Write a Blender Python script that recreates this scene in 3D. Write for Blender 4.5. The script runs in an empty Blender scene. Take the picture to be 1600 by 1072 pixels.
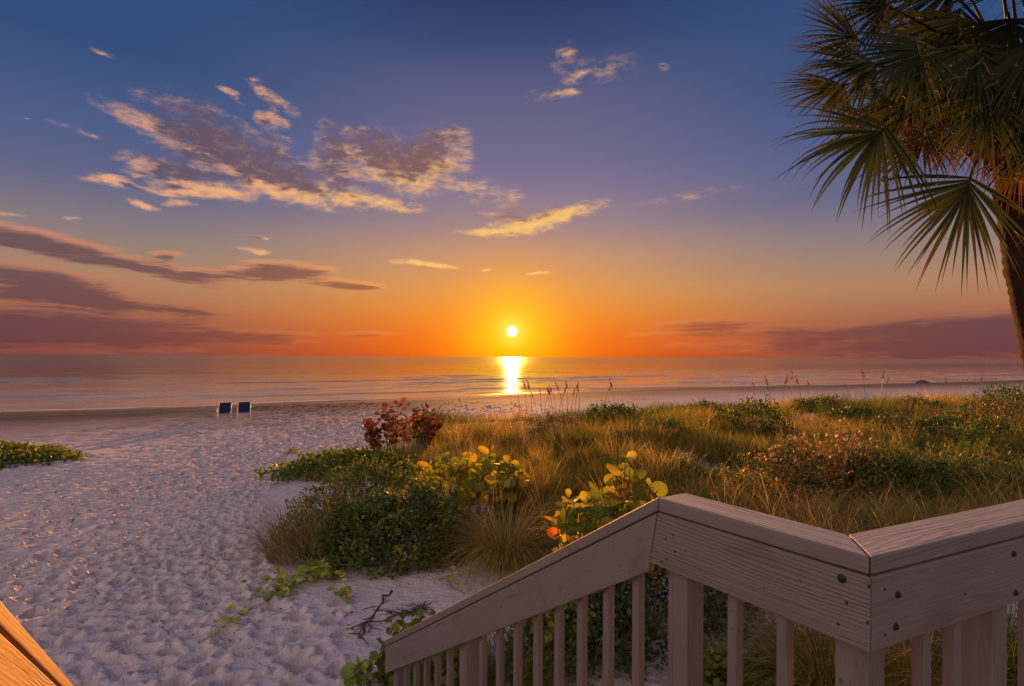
import bpy, bmesh, math, random
import numpy as np
from mathutils import Vector, Matrix

random.seed(7)
rng = np.random.default_rng(11)
SC = bpy.context.scene
COL = SC.collection
R = math.radians

# ------------------------------------------------------------------ camera
CAM = np.array([0.0, 0.0, 4.3])
F = 889.0                       # focal length in photo pixels (20 mm on 36 mm)
AX, AY = 800.0, 557.5           # where the optical axis meets the photo
ROLL = 0.0056
cam_d = bpy.data.cameras.new('camera')
cam_d.lens = 20.0
cam_d.sensor_width = 36.0
cam_d.shift_y = 21.5 / 1600.0
cam_d.clip_start = 0.05
cam_d.clip_end = 60000.0
cam = bpy.data.objects.new('camera', cam_d)
COL.objects.link(cam)
cam.matrix_world = Matrix(((1, -ROLL, 0, CAM[0]), (0, 0, -1, CAM[1]), (ROLL, 1, 0, CAM[2]), (0, 0, 0, 1)))
SC.camera = cam

# ------------------------------------------------------------------ colour management
SC.view_settings.view_transform = 'Standard'
SC.view_settings.look = 'None'
SC.view_settings.gamma = 1.0
SC.view_settings.use_curve_mapping = False
SC.view_settings.exposure = 1.0      # exposed for the shade, as the photograph is
SC.render.engine = 'CYCLES'
SC.cycles.use_denoising = True
SC.cycles.max_bounces = 6
SC.cycles.transparent_max_bounces = 4
SC.cycles.sample_clamp_indirect = 4.0

SUN_EL = R(2.57)
SUN_AZ = 0.0


def lin(r, g, b):
    f = lambda c: (c / 255.0) / 12.92 if c / 255.0 <= 0.04045 else ((c / 255.0 + 0.055) / 1.055) ** 2.4
    return (f(r), f(g), f(b), 1.0)


def px_uv(px, py):
    """azimuth and elevation (radians) of a direction seen at a photo pixel"""
    xc, yc = (px - AX) / F, (AY - py) / F
    x, z = xc - yc * ROLL, yc + xc * ROLL
    return math.atan2(x, 1.0), math.atan2(z, math.hypot(x, 1.0))


class NT:
    """small helper for building node trees"""
    def __init__(s, tree):
        s.t = tree
        s.n, s.l = tree.nodes, tree.links

    def new(s, kind, **kw):
        nd = s.n.new(kind)
        for k, v in kw.items():
            setattr(nd, k, v)
        return nd

    def put(s, sock, v):
        if isinstance(v, bpy.types.NodeSocket):
            s.l.new(v, sock)
        elif v is not None:
            sock.default_value = v

    def math(s, op, a, b=None, c=None, clamp=False):
        nd = s.new('ShaderNodeMath', operation=op, use_clamp=clamp)
        s.put(nd.inputs[0], a)
        if b is not None: s.put(nd.inputs[1], b)
        if c is not None: s.put(nd.inputs[2], c)
        return nd.outputs[0]

    def mix(s, f, a, b, blend='MIX'):
        nd = s.new('ShaderNodeMix', data_type='RGBA', blend_type=blend)
        s.put(nd.inputs[0], f); s.put(nd.inputs[6], a); s.put(nd.inputs[7], b)
        return nd.outputs[2]

    def ramp(s, f, stops, interp='LINEAR'):
        nd = s.new('ShaderNodeValToRGB')
        cr = nd.color_ramp
        cr.interpolation = interp
        while len(cr.elements) < len(stops):
            cr.elements.new(0.5)
        for e, (p, c) in zip(cr.elements, stops):
            e.position = p
            e.color = c if len(c) == 4 else (*c, 1.0)
        s.put(nd.inputs[0], f)
        return nd.outputs[0]

    def smooth(s, v, a, b):
        nd = s.new('ShaderNodeMapRange', interpolation_type='SMOOTHSTEP')
        s.put(nd.inputs[0], v); s.put(nd.inputs[1], a); s.put(nd.inputs[2], b)
        nd.inputs[3].default_value = 0.0; nd.inputs[4].default_value = 1.0
        return nd.outputs[0]

    def noise(s, vec, scale, detail=4.0, rough=0.55, dist=0.0, dim='3D', color=False):
        nd = s.new('ShaderNodeTexNoise', noise_dimensions=dim)
        s.put(nd.inputs['Vector'], vec)
        nd.inputs['Scale'].default_value = scale
        nd.inputs['Detail'].default_value = detail
        nd.inputs['Roughness'].default_value = rough
        nd.inputs['Distortion'].default_value = dist
        return nd.outputs['Color' if color else 'Fac']

    def mapping(s, vec, loc=(0, 0, 0), rot=(0, 0, 0), scale=(1, 1, 1), kind='POINT'):
        nd = s.new('ShaderNodeMapping', vector_type=kind)
        s.put(nd.inputs['Vector'], vec)
        nd.inputs['Location'].default_value = loc
        nd.inputs['Rotation'].default_value = rot
        nd.inputs['Scale'].default_value = scale
        return nd.outputs[0]

    def xyz(s, x, y, z=0.0):
        nd = s.new('ShaderNodeCombineXYZ')
        s.put(nd.inputs[0], x); s.put(nd.inputs[1], y); s.put(nd.inputs[2], z)
        return nd.outputs[0]


# ------------------------------------------------------------------ sky
# clouds: photo-sized ellipses turned into azimuth / elevation: cx, cy, rx, ry, tilt (deg, + = right end up), strength
CLOUDS_HIGH = [
    (265, 205, 105, 26, -14, .8), (340, 232, 130, 52, -20, 1), (410, 268, 130, 38, -12, 1), (280, 272, 100, 24, -4, .9),
    (195, 288, 70, 10, -3, .8), (320, 298, 90, 15, -3, .9), (450, 296, 130, 22, -6, 1), (560, 309, 110, 11, -7, .9),
    (425, 190, 30, 14, -10, .7), (425, 155, 45, 12, -25, .55), (428, 236, 34, 34, 0, .7),
    (528, 240, 36, 42, 20, .8), (520, 275, 70, 24, 0, .75), (598, 248, 75, 40, -14, 1), (655, 258, 85, 42, 10, 1),
    (695, 222, 45, 22, 12, .8), (640, 280, 75, 16, -4, .9), (620, 322, 50, 6, -12, .7),
    (225, 320, 28, 6, -8, .75), (282, 318, 38, 8, -3, .75), (260, 302, 50, 5, -3, .6),
    (842, 344, 105, 15, 12, 1), (775, 362, 60, 8, 6, .8), (790, 338, 50, 7, -3, .6),
    (172, 88, 30, 6, -14, .34), (110, 202, 45, 6, -14, .32), (880, 88, 34, 22, -20, .32), (908, 112, 34, 12, 25, .38),
    (866, 150, 48, 9, 4, .40), (1045, 100, 16, 9, 0, .3), (950, 108, 60, 22, 5, .24), (755, 300, 110, 26, -12, .30),
    (1075, 308, 110, 12, 8, .2), (50, 185, 12, 4, 0, .4), (20, 338, 24, 5, 0, .6), (115, 344, 18, 4, 0, .6),
    (665, 414, 56, 6, -3, .9), (396, 390, 28, 5, 0, .8), (396, 374, 28, 3, 0, .6), (763, 419, 14, 2.5, 0, .7),
    (838, 424, 22, 2.5, 3, .6), (405, 128, 14, 5, 0, .5), (360, 148, 24, 6, -20, .5),
]
CLOUDS_LOW = [
    (60, 380, 190, 26, -9, 1), (190, 408, 200, 20, -7, 1), (440, 422, 90, 17, 1, 1), (535, 444, 80, 7, -3, 1),
    (60, 432, 190, 20, -6, 1), (330, 424, 110, 9, -4, .8), (100, 462, 330, 24, -4, .9), (260, 478, 180, 12, -4, .9),
    (60, 500, 380, 30, 0, .8), (130, 520, 460, 22, 0, 1), (330, 521, 200, 14, 0, .9), (580, 521, 50, 5, 0, .9),
    (20, 545, 500, 16, 0, .55), (1480, 508, 420, 26, 3.2, .95), (1500, 535, 560, 36, 0, .8), (1120, 504, 130, 9, 2, .75),
    (1080, 516, 110, 7, 5, .6), (1230, 515, 200, 14, 3, .6), (265, 398, 40, 10, 0, .7),
]


def cloud_group(name, ells, su, sv, warp, seed):
    g = bpy.data.node_groups.new(name, 'ShaderNodeTree')
    g.interface.new_socket('Vector', in_out='INPUT', socket_type='NodeSocketVector')
    g.interface.new_socket('Density', in_out='OUTPUT', socket_type='NodeSocketFloat')
    k = NT(g)
    gi, go = k.new('NodeGroupInput'), k.new('NodeGroupOutput')
    v = gi.outputs[0]
    # warp the ellipses with a soft noise so none of them keeps a clean outline
    wn = k.noise(k.mapping(v, loc=(seed, 0, 0), scale=(su * .45, sv * .45, 1)), 1.0, 3.0, .5, color=True)
    sub = k.new('ShaderNodeVectorMath', operation='SUBTRACT')
    k.l.new(wn, sub.inputs[0]); sub.inputs[1].default_value = (.5, .5, .5)
    mul = k.new('ShaderNodeVectorMath', operation='MULTIPLY')
    k.l.new(sub.outputs[0], mul.inputs[0]); mul.inputs[1].default_value = (warp, warp * .45, 0)
    add = k.new('ShaderNodeVectorMath', operation='ADD')
    k.l.new(v, add.inputs[0]); k.l.new(mul.outputs[0], add.inputs[1])
    vw = add.outputs[0]
    acc = None
    for (cx, cy, rx, ry, tilt, st) in ells:
        u0, v0 = px_uv(cx, cy)
        fx = 1.0 / (F * (1 + ((cx - AX) / F) ** 2))
        m = k.mapping(vw, loc=(u0, v0, 0), rot=(0, 0, R(tilt)), scale=(rx * fx * 1.25, ry * fx * 1.35, 1), kind='TEXTURE')
        gr = k.new('ShaderNodeTexGradient', gradient_type='SPHERICAL')
        k.l.new(m, gr.inputs[0])
        s = k.math('MULTIPLY', gr.outputs['Fac'], st)
        acc = s if acc is None else k.math('MAXIMUM', acc, s)
    n1 = k.noise(k.mapping(v, loc=(seed + 3, 1, 0), rot=(0, 0, R(-9)), scale=(su, sv, 1)), 1.0, 7.0, .62, .25)
    n2 = k.noise(k.mapping(v, loc=(seed + 9, 4, 0), rot=(0, 0, R(-24)), scale=(su * 2.6, sv * 3.4, 1)), 1.0, 4.0, .6, .1)
    nn = k.math('ADD', k.math('MULTIPLY', k.math('SUBTRACT', n1, .5), 1.55), k.math('MULTIPLY', k.math('SUBTRACT', n2, .5), .5))
    gate = k.smooth(acc, 0.0, .22)
    d = k.math('ADD', acc, k.math('MULTIPLY', nn, gate))
    k.l.new(d, go.inputs[0])
    return g


world = bpy.data.worlds.new('World')
SC.world = world
world.use_nodes = True
W = NT(world.node_tree)
W.n.clear()
tc = W.new('ShaderNodeTexCoord')
nrm = W.new('ShaderNodeVectorMath', operation='NORMALIZE')
W.l.new(tc.outputs['Generated'], nrm.inputs[0])
sep = W.new('ShaderNodeSeparateXYZ')
W.l.new(nrm.outputs[0], sep.inputs[0])
dx, dy, dz = sep.outputs
az = W.math('ARCTAN2', dx, dy)
el = W.math('ARCSINE', dz)
elp = W.math('MAXIMUM', el, 0.0)
ef = W.math('DIVIDE', elp, math.pi / 2)
d_ = lambda deg: deg / 90.0
sky_sun = W.ramp(ef, [(0, lin(212, 70, 14)), (d_(2.2), lin(224, 94, 14)), (d_(4.6), lin(222, 128, 36)), (d_(6.9), lin(212, 142, 76)),
                      (d_(10), lin(188, 140, 108)), (d_(13), lin(150, 124, 130)), (d_(16.5), lin(124, 110, 140)), (d_(19), lin(108, 102, 138)),
                      (d_(24.6), lin(88, 90, 128)), (d_(29), lin(52, 69, 113)), (d_(32), lin(38, 57, 101)), (d_(52), lin(74, 92, 142)), (1, lin(112, 116, 158))])
sky_side = W.ramp(ef, [(0, lin(128, 66, 58)), (d_(2), lin(142, 80, 66)), (d_(4), lin(166, 104, 76)), (d_(6.3), lin(173, 126, 95)),
                       (d_(8.5), lin(152, 124, 110)), (d_(10.8), lin(130, 117, 124)), (d_(14), lin(96, 98, 131)), (d_(18), lin(74, 90, 133)), (d_(24), lin(46, 75, 121)),
                       (d_(29), lin(43, 76, 122)), (d_(36), lin(40, 72, 118)), (d_(56), lin(74, 94, 146)), (1, lin(112, 116, 158))])
hi = lambda f, *c: tuple(x * f for x in lin(*c)[:3])
sky_back = W.ramp(ef, [(0, lin(196, 146, 136)), (d_(5), lin(236, 180, 160)), (d_(14), hi(1.15, 255, 218, 198)), (d_(28), hi(1.2, 255, 222, 206)),
                       (d_(45), lin(228, 204, 206)), (d_(65), lin(160, 156, 186)), (1, lin(112, 116, 158))])
aaz = W.math('ABSOLUTE', az)
# unseen sky shaped brighter behind left, dimmer behind right, to light the rail boards
lobe = W.math('ADD', .5, W.math('MULTIPLY', W.math('COSINE', W.math('ADD', az, R(90))), .5))
sky_back = W.mix(1.0, sky_back, W.mix(lobe, (.42, .42, .46, 1), (1.36, 1.32, 1.30, 1)), 'MULTIPLY')
f_side = W.smooth(aaz, R(4), R(34))
f_back = W.smooth(aaz, R(56), R(125))
base = W.mix(f_side, sky_sun, sky_side)
base = W.mix(f_back, base, sky_back)
# glow round the sun
sdir = (0.0, math.cos(SUN_EL), math.sin(SUN_EL))
dot = W.new('ShaderNodeVectorMath', operation='DOT_PRODUCT')
W.l.new(nrm.outputs[0], dot.inputs[0]); dot.inputs[1].default_value = sdir
ang = W.math('ARCCOSINE', W.math('MINIMUM', dot.outputs['Value'], 1.0))


def gauss(a, sig):
    q = W.math('DIVIDE', a, sig)
    return W.math('EXPONENT', W.math('MULTIPLY', W.math('MULTIPLY', q, q), -1.0))


glow1 = gauss(ang, R(6.6))
glow2 = gauss(ang, R(4.1))
glow3 = gauss(ang, R(1.2))
base = W.mix(W.math('MULTIPLY', glow1, .58), base, lin(250, 138, 6))
base = W.mix(W.math('MULTIPLY', glow2, .9), base, lin(255, 196, 2))
base = W.mix(W.math('MULTIPLY', glow3, .85), base, lin(255, 236, 90))
# clouds
uv = W.xyz(az, el, 0.0)
gh = cloud_group('high_clouds', CLOUDS_HIGH, 26.0, 60.0, .055, 2.0)
gl = cloud_group('low_clouds', CLOUDS_LOW, 10.0, 75.0, .05, 31.0)


def density(group, off):
    nd = W.new('ShaderNodeGroup')
    nd.node_tree = group
    if off == (0, 0):
        W.l.new(uv, nd.inputs[0])
    else:
        W.l.new(W.mapping(uv, loc=(off[0], off[1], 0)), nd.inputs[0])
    return nd.outputs[0]


dh = density(gh, (0, 0))
dh2 = density(gh, (R(.5), R(-1.25)))
dl = density(gl, (0, 0))
dl2 = density(gl, (R(.2), R(.4)))
ah = W.math('MULTIPLY', W.smooth(dh, .04, .82), .96)
lit_h = W.math('SUBTRACT', 1.0, W.smooth(W.math('ADD', W.math('MULTIPLY', dh, .35), W.math('MULTIPLY', dh2, .75)), .20, .66))
puff = W.noise(W.mapping(uv, rot=(0, 0, R(-16)), scale=(44, 95, 1)), 1.0, 5, .62, .3)
lit_h = W.math('ADD', lit_h, W.math('MULTIPLY', W.math('SUBTRACT', puff, .5), .95), clamp=True)
near_sun = gauss(ang, R(22))
bright_h = W.mix(near_sun, lin(240, 170, 126), lin(255, 200, 104))
dark_h = W.mix(near_sun, lin(88, 76, 98), lin(150, 100, 80))
col_h = W.mix(lit_h, dark_h, bright_h)
al = W.math('MULTIPLY', W.smooth(dl, .06, .48), .92)
lit_l = W.math('SUBTRACT', 1.0, W.smooth(W.math('ADD', W.math('MULTIPLY', dl, .3), W.math('MULTIPLY', dl2, .75)), .18, .62))
low_el = W.smooth(el, R(1.0), R(10))
dark_l = W.mix(low_el, W.mix(near_sun, lin(94, 56, 68), lin(180, 78, 38)), W.mix(near_sun, lin(98, 72, 80), lin(164, 100, 64)))
bright_l = W.mix(low_el, W.mix(near_sun, lin(136, 76, 72), lin(236, 118, 40)), W.mix(near_sun, lin(190, 128, 106), lin(250, 170, 76)))
col_l = W.mix(lit_l, dark_l, bright_l)
front = W.smooth(dy, 0.05, 0.3)
base = W.mix(W.math('MULTIPLY', ah, front), base, col_h)
base = W.mix(W.math('MULTIPLY', W.math('MULTIPLY', al, front), W.math('SUBTRACT', 1.0, W.math('MULTIPLY', glow2, .8))), base, col_l)
# the sun itself
disc = W.math('SUBTRACT', 1.0, W.smooth(ang, R(.42), R(.58)))
base = W.mix(disc, base, (3.0, 2.7, 1.6, 1.0))
bg = W.new('ShaderNodeBackground')
W.l.new(base, bg.inputs[0])
bg.inputs[1].default_value = 0.5
nish = W.new('ShaderNodeTexSky', sky_type='NISHITA')
nish.sun_disc = False
nish.sun_elevation = SUN_EL
nish.sun_rotation = SUN_AZ
bg2 = W.new('ShaderNodeBackground')
W.l.new(nish.outputs[0], bg2.inputs[0])
bg2.inputs[1].default_value = 0.003
addw = W.new('ShaderNodeAddShader')
W.l.new(bg.outputs[0], addw.inputs[0]); W.l.new(bg2.outputs[0], addw.inputs[1])
wout = W.new('ShaderNodeOutputWorld')
W.l.new(addw.outputs[0], wout.inputs[0])
world.cycles.sampling_method = 'MANUAL'
world.cycles.sample_map_resolution = 512

# ------------------------------------------------------------------ sun lamp
sun_d = bpy.data.lights.new('sun', 'SUN')
sun_d.energy = 5.0
sun_d.angle = R(0.5)
sun_d.color = (1.0, 0.38, 0.07)
sun = bpy.data.objects.new('sun', sun_d)
COL.objects.link(sun)
sun.rotation_euler = (-(math.pi / 2 - SUN_EL - R(.9)), 0, 0)
sun.location = (0, 0, 40)


# ================================================================== helpers
def ray(px, py):
    xc, yc = (px - AX) / F, (AY - py) / F
    return np.array([xc - yc * ROLL, 1.0, yc + xc * ROLL])


def at(px, py, depth):
    return CAM + ray(px, py) * depth


def link(o, parent=None):
    COL.objects.link(o)
    if parent is not None:
        o.parent = parent
    return o


def thing(name, loc, label, cat, group=None):
    o = bpy.data.objects.new(name, None)
    o.empty_display_size = 0.1
    o.location = tuple(float(c) for c in loc)
    o['label'] = label
    o['category'] = cat
    if group: o['group'] = group
    return link(o)


def tag(o, label, cat, group=None):
    o['label'] = label; o['category'] = cat
    if group: o['group'] = group
    return o


def mesh_np(name, verts, quads=None, tris=None, tint=None, smooth=False, attrs=None):
    me = bpy.data.meshes.new(name)
    verts = np.asarray(verts, dtype=np.float32).reshape(-1, 3)
    q = np.zeros((0, 4), np.int32) if quads is None else np.asarray(quads, np.int32).reshape(-1, 4)
    t = np.zeros((0, 3), np.int32) if tris is None else np.asarray(tris, np.int32).reshape(-1, 3)
    me.vertices.add(len(verts))
    me.vertices.foreach_set('co', verts.ravel())
    nl = q.size + t.size
    me.loops.add(nl)
    me.loops.foreach_set('vertex_index', np.concatenate([q.ravel(), t.ravel()]).astype(np.int32))
    npoly = len(q) + len(t)
    me.polygons.add(npoly)
    starts = np.concatenate([np.arange(len(q)) * 4, q.size + np.arange(len(t)) * 3]).astype(np.int32)
    me.polygons.foreach_set('loop_start', starts)
    if smooth:
        me.polygons.foreach_set('use_smooth', np.ones(npoly, dtype=bool))
    at_ = dict(attrs or {})
    if tint is not None: at_['tint'] = tint
    for k_, v_ in at_.items():
        a = me.attributes.new(k_, 'FLOAT', 'POINT')
        a.data.foreach_set('value', np.asarray(v_, np.float32).ravel())
    me.update(calc_edges=True)
    me.validate()
    return me


def mobj(name, me, mat, parent=None, loc=None):
    o = bpy.data.objects.new(name, me)
    if mat is not None and not me.materials:
        me.materials.append(mat)
    if loc is not None: o.location = tuple(float(c) for c in loc)
    return link(o, parent)


class Acc:
    """accumulates vertices, quads, tris and a per-vertex tint into one mesh"""
    def __init__(s):
        s.v, s.q, s.t, s.c, s.n = [], [], [], [], 0

    def add(s, v, q=None, t=None, c=0.5):
        v = np.asarray(v, float).reshape(-1, 3)
        s.v.append(v)
        if q is not None and len(q): s.q.append(np.asarray(q).reshape(-1, 4) + s.n)
        if t is not None and len(t): s.t.append(np.asarray(t).reshape(-1, 3) + s.n)
        s.c.append(np.broadcast_to(np.asarray(c, float), (len(v),)))
        s.n += len(v)

    def mesh(s, name, origin=(0, 0, 0), smooth=False):
        return mesh_np(name, np.concatenate(s.v) - np.asarray(origin), np.concatenate(s.q) if s.q else None,
                       np.concatenate(s.t) if s.t else None, np.concatenate(s.c), smooth)


def tube(acc, pts, rad, n=6, c=0.5, cap=True):
    pts = np.asarray(pts, float)
    rad = np.broadcast_to(np.asarray(rad, float), (len(pts),))
    d = np.gradient(pts, axis=0)
    d /= np.linalg.norm(d, axis=1)[:, None] + 1e-9
    up = np.array([0, 0, 1.0])
    a = np.cross(d, up)
    bad = np.linalg.norm(a, axis=1) < .05
    a[bad] = np.cross(d[bad], np.array([0, 1.0, 0]))
    a /= np.linalg.norm(a, axis=1)[:, None]
    b = np.cross(d, a)
    th = np.arange(n) * 2 * math.pi / n
    v = pts[:, None] + rad[:, None, None] * (np.cos(th)[None, :, None] * a[:, None] + np.sin(th)[None, :, None] * b[:, None])
    m = len(pts)
    i, j = np.meshgrid(np.arange(m - 1), np.arange(n), indexing='ij')
    j2 = (j + 1) % n
    q = np.stack([i * n + j, i * n + j2, (i + 1) * n + j2, (i + 1) * n + j], -1).reshape(-1, 4)
    v = v.reshape(-1, 3)
    t = []
    if cap:
        v = np.concatenate([v, pts[:1], pts[-1:]])
        for k_ in range(n):
            t.append((m * n, (k_ + 1) % n, k_))
            t.append((m * n + 1, (m - 1) * n + k_, (m - 1) * n + (k_ + 1) % n))
    acc.add(v, q, t, c)


def frames(dirs, ups):
    """rotation matrices whose columns are side, dir, normal"""
    d = dirs / (np.linalg.norm(dirs, axis=1)[:, None] + 1e-9)
    s = np.cross(d, ups)
    s /= np.linalg.norm(s, axis=1)[:, None] + 1e-9
    n = np.cross(s, d)
    return np.stack([s, d, n], axis=2)


def scatter(acc, tv, tq, tt, pos, dirs, ups, scale, tint):
    """copies of a small leaf template (y along the leaf) put at pos"""
    tv = np.asarray(tv, float)
    M = frames(np.asarray(dirs, float), np.asarray(ups, float))
    n = len(pos)
    scale = np.broadcast_to(np.asarray(scale, float), (n,))
    v = np.einsum('nij,kj->nki', M, tv) * scale[:, None, None] + np.asarray(pos)[:, None]
    off = np.arange(n)[:, None, None] * len(tv)
    q = (np.asarray(tq)[None] + off).reshape(-1, 4) if tq is not None and len(tq) else None
    t = (np.asarray(tt)[None] + off).reshape(-1, 3) if tt is not None and len(tt) else None
    acc.add(v.reshape(-1, 3), q, t, np.repeat(np.broadcast_to(tint, (n,)), len(tv)))


# an oval leaf folded along its midrib, a narrow one, and a small rounded one
def leaf_t(w, l, fold=.12, droop=.1):
    v = [(0, 0, 0), (-w * .75, l * .33, fold * w), (0, l * .33, 0), (w * .75, l * .33, fold * w),
         (-w * .8, l * .68, fold * w - droop * l * .4), (0, l * .68, -droop * l * .4), (w * .8, l * .68, fold * w - droop * l * .4), (0, l, -droop * l)]
    q = [(1, 4, 5, 2), (2, 5, 6, 3)]
    t = [(0, 1, 2), (0, 2, 3), (4, 7, 5), (5, 7, 6)]
    return v, q, t


LEAF_OVAL = leaf_t(.36, 1.0)
LEAF_SLIM = leaf_t(.16, 1.0, .2, .25)
LEAF_ROUND = leaf_t(.55, 1.0, .15, .05)


def blades(acc, P, azim, lean, curve, length, width, nseg=4, tint=0.5, twist=None):
    n = len(P)
    azim, lean, curve, length, width = [np.broadcast_to(np.asarray(a, float), (n,)) for a in (azim, lean, curve, length, width)]
    tint = np.broadcast_to(np.asarray(tint, float), (n,))
    s = np.linspace(0, 1, nseg + 1)
    phi = lean[:, None] + curve[:, None] * s[None] ** 1.3
    step = length[:, None] / nseg
    hx = np.cumsum(np.concatenate([np.zeros((n, 1)), np.sin(phi[:, 1:]) * step], 1), 1)
    hz = np.cumsum(np.concatenate([np.zeros((n, 1)), np.cos(phi[:, 1:]) * step], 1), 1)
    cx, cy = np.cos(azim), np.sin(azim)
    c = np.stack([hx * cx[:, None], hx * cy[:, None], hz], -1) + P[:, None]
    ta = azim + math.pi / 2 + (rng.normal(0, .7, n) if twist is None else twist)
    w = width[:, None] * (1 - s[None] ** 1.8) * .5
    side = np.stack([np.cos(ta), np.sin(ta), np.zeros(n)], -1)
    Lv = c - side[:, None] * w[..., None]
    Rv = c + side[:, None] * w[..., None]
    m = 2 * nseg + 1
    v = np.empty((n, m, 3))
    v[:, 0:2 * nseg:2] = Lv[:, :nseg]
    v[:, 1:2 * nseg:2] = Rv[:, :nseg]
    v[:, -1] = c[:, -1]
    off = np.arange(n)[:, None, None] * m
    k_ = np.arange(nseg - 1)
    q = np.stack([2 * k_, 2 * k_ + 1, 2 * k_ + 3, 2 * k_ + 2], -1)[None] + off
    t = np.array([[2 * nseg - 2, 2 * nseg - 1, 2 * nseg]])[None] + off
    acc.add(v.reshape(-1, 3), q.reshape(-1, 4), t.reshape(-1, 3), np.repeat(tint, m))


# value noise on numpy arrays
_LAT = np.random.default_rng(5).random((256, 256))


def vnoise(x, y):
    xi, yi = np.floor(x).astype(int), np.floor(y).astype(int)
    fx, fy = x - xi, y - yi
    fx, fy = fx * fx * (3 - 2 * fx), fy * fy * (3 - 2 * fy)
    g = lambda a, b: _LAT[a % 256, b % 256]
    return (g(xi, yi) * (1 - fx) + g(xi + 1, yi) * fx) * (1 - fy) + (g(xi, yi + 1) * (1 - fx) + g(xi + 1, yi + 1) * fx) * fy - .5


def fbm(x, y, oct_=4):
    a, s = 1.0, 0.0
    for _ in range(oct_):
        s = s + a * vnoise(x, y)
        x, y, a = x * 2.03 + 17.1, y * 2.03 + 5.7, a * .5
    return s


# ================================================================== ground
SHX = np.array([-3000, -400, -100, -37.8, -30, -15, 0, 8, 17.9, 40, 66, 111, 400, 3000.])
SHY = np.array([-2100, -240, 0, 41.5, 45.5, 55, 65.5, 72, 79, 89, 98, 122, 300, 1900.])


def y_shore(x):
    return sum(np.interp(x + d, SHX, SHY) for d in (-9, -4.5, 0, 4.5, 9)) / 5 + .5 * np.sin(x * .11) + .35 * np.sin(x * .31 + 1)


def shore_s(x, y):
    return (y_shore(x) - y) * .83


def pxh(px, py, h):
    r_ = ray(px, py)
    k_ = -h / r_[2]
    return (r_[0] * k_, r_[1] * k_)


VEG = [pxh(*p) for p in [(655, 1072, 3.2), (600, 925, 3.2), (440, 880, 3.2), (415, 800, 3.2), (428, 745, 3.2), (560, 695, 3.2), (640, 655, 3.2),
                         (705, 652, 3.2), (800, 645, 3.1), (1000, 642, 3.1), (1200, 634, 3.1), (1400, 627, 3.1), (1600, 619, 3.1)]] + \
      [(140, 80), (140, -60), (3.0, -60), (2.4, 0.5), (1.2, 3.2)]


def poly_depth(x, y, poly):
    """signed distance, positive inside"""
    x, y = np.asarray(x, float), np.asarray(y, float)
    d = np.full(x.shape, 1e9)
    ins = np.zeros(x.shape, bool)
    m = len(poly)
    for i in range(m):
        ax, ay = poly[i]; bx, by = poly[(i + 1) % m]
        ex, ey = bx - ax, by - ay
        t = np.clip(((x - ax) * ex + (y - ay) * ey) / (ex * ex + ey * ey), 0, 1)
        d = np.minimum(d, np.hypot(x - ax - t * ex, y - ay - t * ey))
        cr = ((ay > y) != (by > y)) & (x < (bx - ax) * (y - ay) / ((by - ay) if by != ay else 1e-9) + ax)
        ins ^= cr
    return np.where(ins, d, -d)


def sstep(v, a, b):
    t = np.clip((v - a) / (b - a), 0, 1)
    return t * t * (3 - 2 * t)


def terrain(x, y, full=False):
    x, y = np.asarray(x, float), np.asarray(y, float)
    s = shore_s(x, y)
    z = np.interp(s, [-3000, -300, -40, -6, 0, 1.5, 4, 8, 14, 25, 60, 300, 4000], [-12, -9, -2.6, -.42, 0, .09, .24, .42, .62, .86, 1.03, 1.6, 3])
    d = poly_depth(x, y, VEG)
    z = z + .62 * sstep(d, -.6, 8.0) + .28 * fbm(x * .22, y * .22, 3) * sstep(d, 0, 4)
    # the low mound with vines at the left of the path
    z = z + .42 * np.exp(-(((x + 17.5) / 4.2) ** 2 + ((y - 17.3) / 2.8) ** 2))
    # bank of firmer sand left by the tide, and soft undulation
    z = z + .10 * fbm(x * .12 + 3, y * .12, 3) * sstep(s, 2, 12)
    z = z + .05 * np.exp(-((s - 9 - 1.5 * fbm(x * .1, y * .1, 2)) / 1.2) ** 2)
    if full: return z, s, d
    return z


def gz(x, y):
    return float(terrain(np.array([x]), np.array([y]))[0])


def on_ground(px, py):
    """point of the ground seen at a photo pixel"""
    r_ = ray(px, py)
    t = np.concatenate([np.arange(1.5, 30, .02), np.arange(30, 200, .2)])
    p = CAM + r_[None] * t[:, None]
    below = p[:, 2] < terrain(p[:, 0], p[:, 1])
    i = int(np.argmax(below)) if below.any() else len(t) - 1
    return np.array([p[i, 0], p[i, 1], gz(p[i, 0], p[i, 1])])


def grow(start, step0, rate, stop):
    out, st = [start], step0
    while abs(out[-1]) < abs(stop) and len(out) < 600:
        st *= rate
        out.append(out[-1] + st)
    return out


gx = np.array(sorted(set(np.round(np.concatenate([np.arange(-9, 1.2, .032), grow(-9, -.032, 1.022, -3000)[1:], grow(1.2, .05, 1.04, 3000)]), 4))))
gy = np.array(sorted(set(np.round(np.concatenate([np.arange(4.3, 11, .034), grow(11, .034, 1.014, 70), grow(72, 1.1, 1.12, 3000), grow(4.3, -.06, 1.08, -3000)[1:]]), 4))))
gy = np.sort(gy[np.concatenate([[True], np.diff(gy) > .02])])
GX, GY = np.meshgrid(gx, gy, indexing='xy')
GZ, GS, GD = terrain(GX, GY, True)

# footprints trodden into the path: pits with raised rims, each one a real dent
FR = np.random.default_rng(3)
cand = np.stack([FR.uniform(-20, 3, 60000), FR.uniform(4, 46, 60000)], 1)
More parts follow.
